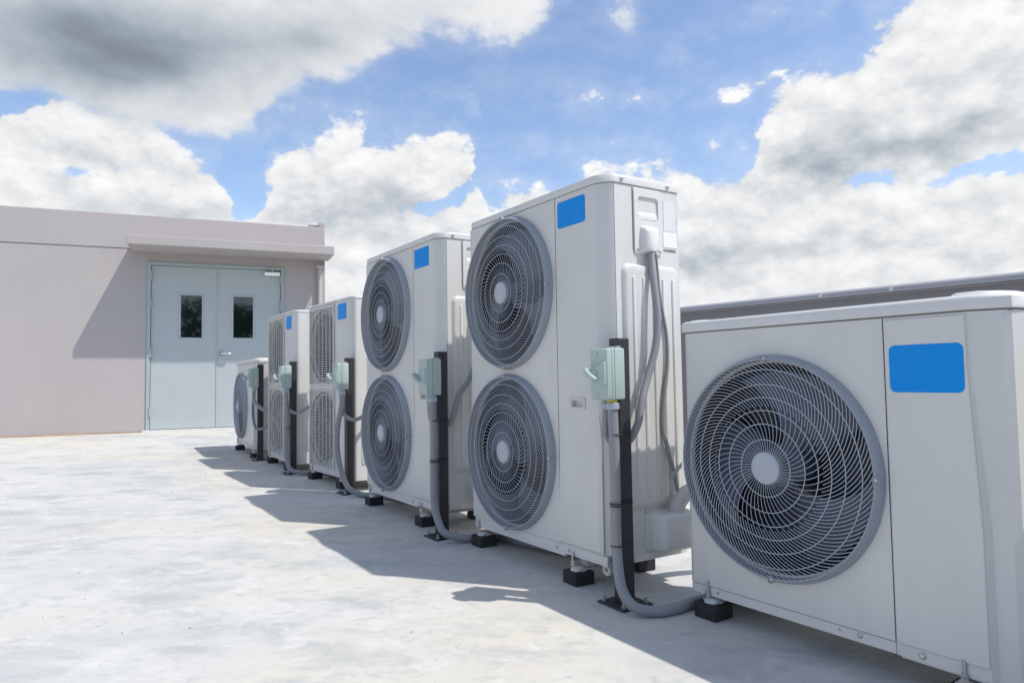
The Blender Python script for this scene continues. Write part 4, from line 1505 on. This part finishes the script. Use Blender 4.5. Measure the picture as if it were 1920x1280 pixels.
# far unit's own short loops
def far_cables():
    c = G6.translation
    ang = U6[0].rotation_euler.z
    zt = 0.865 - 0.035 - 0.172 - 0.030
    t = thing('power_cable', 'short thick grey cable slanting right from the far switch box across its post', 'cable', c[:], ang, 'grey cables from switch to unit')
    tube_obj('cable_tube', smooth_path([(0.028, -0.06, zt), (0.032, -0.063, zt - 0.05), (0.06, -0.06, zt - 0.10), (0.13, -0.02, zt - 0.155), (0.19, 0.03, zt - 0.19), (0.26, 0.08, zt - 0.26), (0.34, 0.14, zt - 0.42)], 8), 0.0165, M['flex'], t, 14)
    t = thing('power_cable', 'thin grey cable hanging in a loop below the far switch box', 'cable', c[:], ang, 'grey cables from switch to unit')
    tube_obj('cable_tube', smooth_path([(-0.010, -0.053, zt), (-0.016, -0.058, zt - 0.06), (-0.030, -0.060, zt - 0.16), (-0.022, -0.055, zt - 0.27), (0.005, -0.038, zt - 0.335), (0.05, 0.0, zt - 0.345), (0.10, 0.05, zt - 0.31), (0.14, 0.10, zt - 0.25), (0.13, 0.2, zt - 0.16)], 8), 0.0125, M['flex'], t, 12)


far_cables()


# thin taped control wire and insulated pipe on the side of the tall machines
def side_lines(U, who, visible):
    t0, fr, W, D, H, zo = U
    loc = t0.location[:]
    ang = t0.rotation_euler.z
    P = [(W + 0.022, 0.222, 1.095), (W + 0.024, 0.226, 1.03), (W + 0.024, 0.236, 0.93), (W + 0.024, 0.262, 0.80), (W + 0.024, 0.262, 0.69), (W + 0.024, 0.243, 0.58), (W + 0.024, 0.232, 0.47), (W + 0.028, 0.250, 0.38), (W + 0.030, 0.272, 0.31), (W + 0.034, 0.285, 0.24), (W + 0.045, 0.280, 0.185), (W + 0.055, 0.285, 0.163)]
    pts = smooth_path(P, 7)
    n = len(pts)
    rad = [0.0045 + 0.0032 * min(1, max(0, (i / n - 0.10) * 3)) for i in range(n)]
    t = thing('control_wire', 'thin grey taped wire hanging down the side of ' + who, 'wire', loc, ang, 'thin taped control wires')
    tube_obj('wire_tube', pts, rad, M['wraptape'], t, 10)
    tie = MB()
    q = Vector(P[8])
    tie.add([(q.x + .012, q.y - 0.030, q.z - 0.014), (q.x + .015, q.y + 0.004, q.z + 0.006), (q.x + .012, q.y + 0.034, q.z + 0.024), (q.x + .013, q.y + 0.030, q.z + 0.006), (q.x + .016, q.y + 0.002, q.z - 0.010), (q.x + .013, q.y - 0.020, q.z - 0.028),
             (q.x + .008, q.y - 0.030, q.z - 0.014), (q.x + .010, q.y + 0.004, q.z + 0.006), (q.x + .008, q.y + 0.034, q.z + 0.024), (q.x + .009, q.y + 0.030, q.z + 0.006), (q.x + .011, q.y + 0.002, q.z - 0.010), (q.x + .009, q.y - 0.020, q.z - 0.028)],
            [(0, 5, 4, 1), (1, 4, 3, 2), (6, 7, 10, 11), (7, 8, 9, 10), (0, 1, 7, 6), (1, 2, 8, 7), (2, 3, 9, 8), (3, 4, 10, 9), (4, 5, 11, 10), (5, 0, 6, 11)])
    obj('tape_tab', tie, M['wrap'], t)
    # insulated refrigerant pipe leaving the valve cover towards the parapet
    t = thing('insulated_pipe', 'ribbed white insulated pipe at the valve cover of ' + who, 'pipe', loc, ang, 'insulated refrigerant pipes')
    P = [(W + 0.045, 0.262, 0.145), (W + 0.047, 0.275, 0.188), (W + 0.052, 0.302, 0.218), (W + 0.056, 0.36, 0.238), (W + 0.055, 0.47, 0.225), (W + 0.05, 0.56, 0.15), (W + 0.045, 0.63, 0.03), (W + 0.04, 0.74, -0.048), (W + 0.03, 0.95, -0.062), (W + 0.0, 1.5, -0.064), (W - 0.05, 2.2, -0.064)]
    pp = smooth_path(P, 16)
    tube_obj('pipe_tube', pp, [0.0265 + 0.0016 * (i % 2) for i in range(len(pp))], M['ribwhite'], t, 20)


M['wraptape'] = mat_wrapband('taped_wire', None, 14, 0.15)
M['ribwhite'] = M['flex'].copy()
M['ribwhite'].name = 'ribbed_white_insulation'
for nd in M['ribwhite'].node_tree.nodes:
    if nd.type == 'VALTORGB' and max(nd.color_ramp.elements[1].color[:3]) < 0.32 and nd.color_ramp.elements[1].color[0] > 0.15:
        for e in nd.color_ramp.elements:
            e.color = (0.6, 0.6, 0.58, 1)
    if nd.type == 'TEX_WAVE':
        nd.inputs['Scale'].default_value = 20
side_lines(U2, 'the tallest unit', True)
side_lines(U3, 'the sharp sticker twin fan unit', True)


# ------------------------------------------------------------------ grit on the roof
def grit():
    mb = MB()
    rnd = random.Random(3)
    for _ in range(260):
        while True:
            x = rnd.uniform(-4.0, 1.6)
            y = rnd.uniform(1.2, 7.5)
            if rnd.random() < 0.7: break
        s = rnd.choice((0.0012, 0.0018, 0.0022, 0.003))
        if rnd.random() < 0.03: s = 0.0055
        z = gz(x, y)
        a = rnd.uniform(0, pi)
        pts = [(x + s * cos(a + k * 2 * pi / 5) * rnd.uniform(.6, 1.2), y + s * sin(a + k * 2 * pi / 5) * rnd.uniform(.6, 1.2)) for k in range(5)]
        mb.loft([[(p, q, z - 0.0005) for p, q in pts], [(x + (p - x) * .6, y + (q - y) * .6, z + s * .9) for p, q in pts]])
    tag(obj('grit', mb, paint('grit_grains', (0.16, 0.15, 0.14), 0.9, 0.3, 0.0, bmp=0), smooth=0), kind='stuff')


grit()


# ------------------------------------------------------------------ trees beyond the near side of the roof (seen in the door panes)
def treeline():
    rnd = random.Random(11)
    mb = MB()
    base = -9.0
    for k in range(16):
        a = -0.95 + 1.5 * k / 15
        dist = rnd.uniform(38, 50)
        cx = 6 + dist * sin(a) * 1.2 + 2
        cy = -dist * cos(a) * 0.9 + 2
        top = rnd.uniform(4.9, 6.9)
        rad = rnd.uniform(4.4, 6.0)
        mb.tube([(cx, cy, base), (cx + .3, cy, -4), (cx, cy + .4, top - rad)], [0.5, 0.38, 0.2], 8)
        for q in range(5):
            g = rnd.uniform(0, 2 * pi)
            mb.tube([(cx, cy, -4 + q), (cx + rad * .7 * cos(g), cy + rad * .7 * sin(g), top - rad * rnd.uniform(.5, 1.2))], [0.2, 0.06], 6)
        clumps = [(cx + rnd.gauss(0, rad * .45), cy + rnd.gauss(0, rad * .45), top - rad * rnd.uniform(0.15, 1.5), rad * rnd.uniform(.25, .42)) for _ in range(20)]
        for (x, y, z, r) in clumps:
            for _ in range(150):
                v = Vector((rnd.gauss(0, 1), rnd.gauss(0, 1), rnd.gauss(0, 1))).normalized() * r * rnd.uniform(.65, 1.08)
                c = Vector((x, y, z)) + Vector((v.x, v.y, v.z * .75))
                u = Vector((rnd.gauss(0, 1), rnd.gauss(0, 1), rnd.gauss(0, 1))).normalized()
                w = u.orthogonal().normalized()
                s = rnd.uniform(.14, .30)
                mb.add([c - u * s, c + w * s * .5, c + u * s, c - w * s * .5], [(0, 1, 2, 3)])
    tag(obj('treeline', mb, M['leaf'], smooth=0), kind='stuff')


treeline()
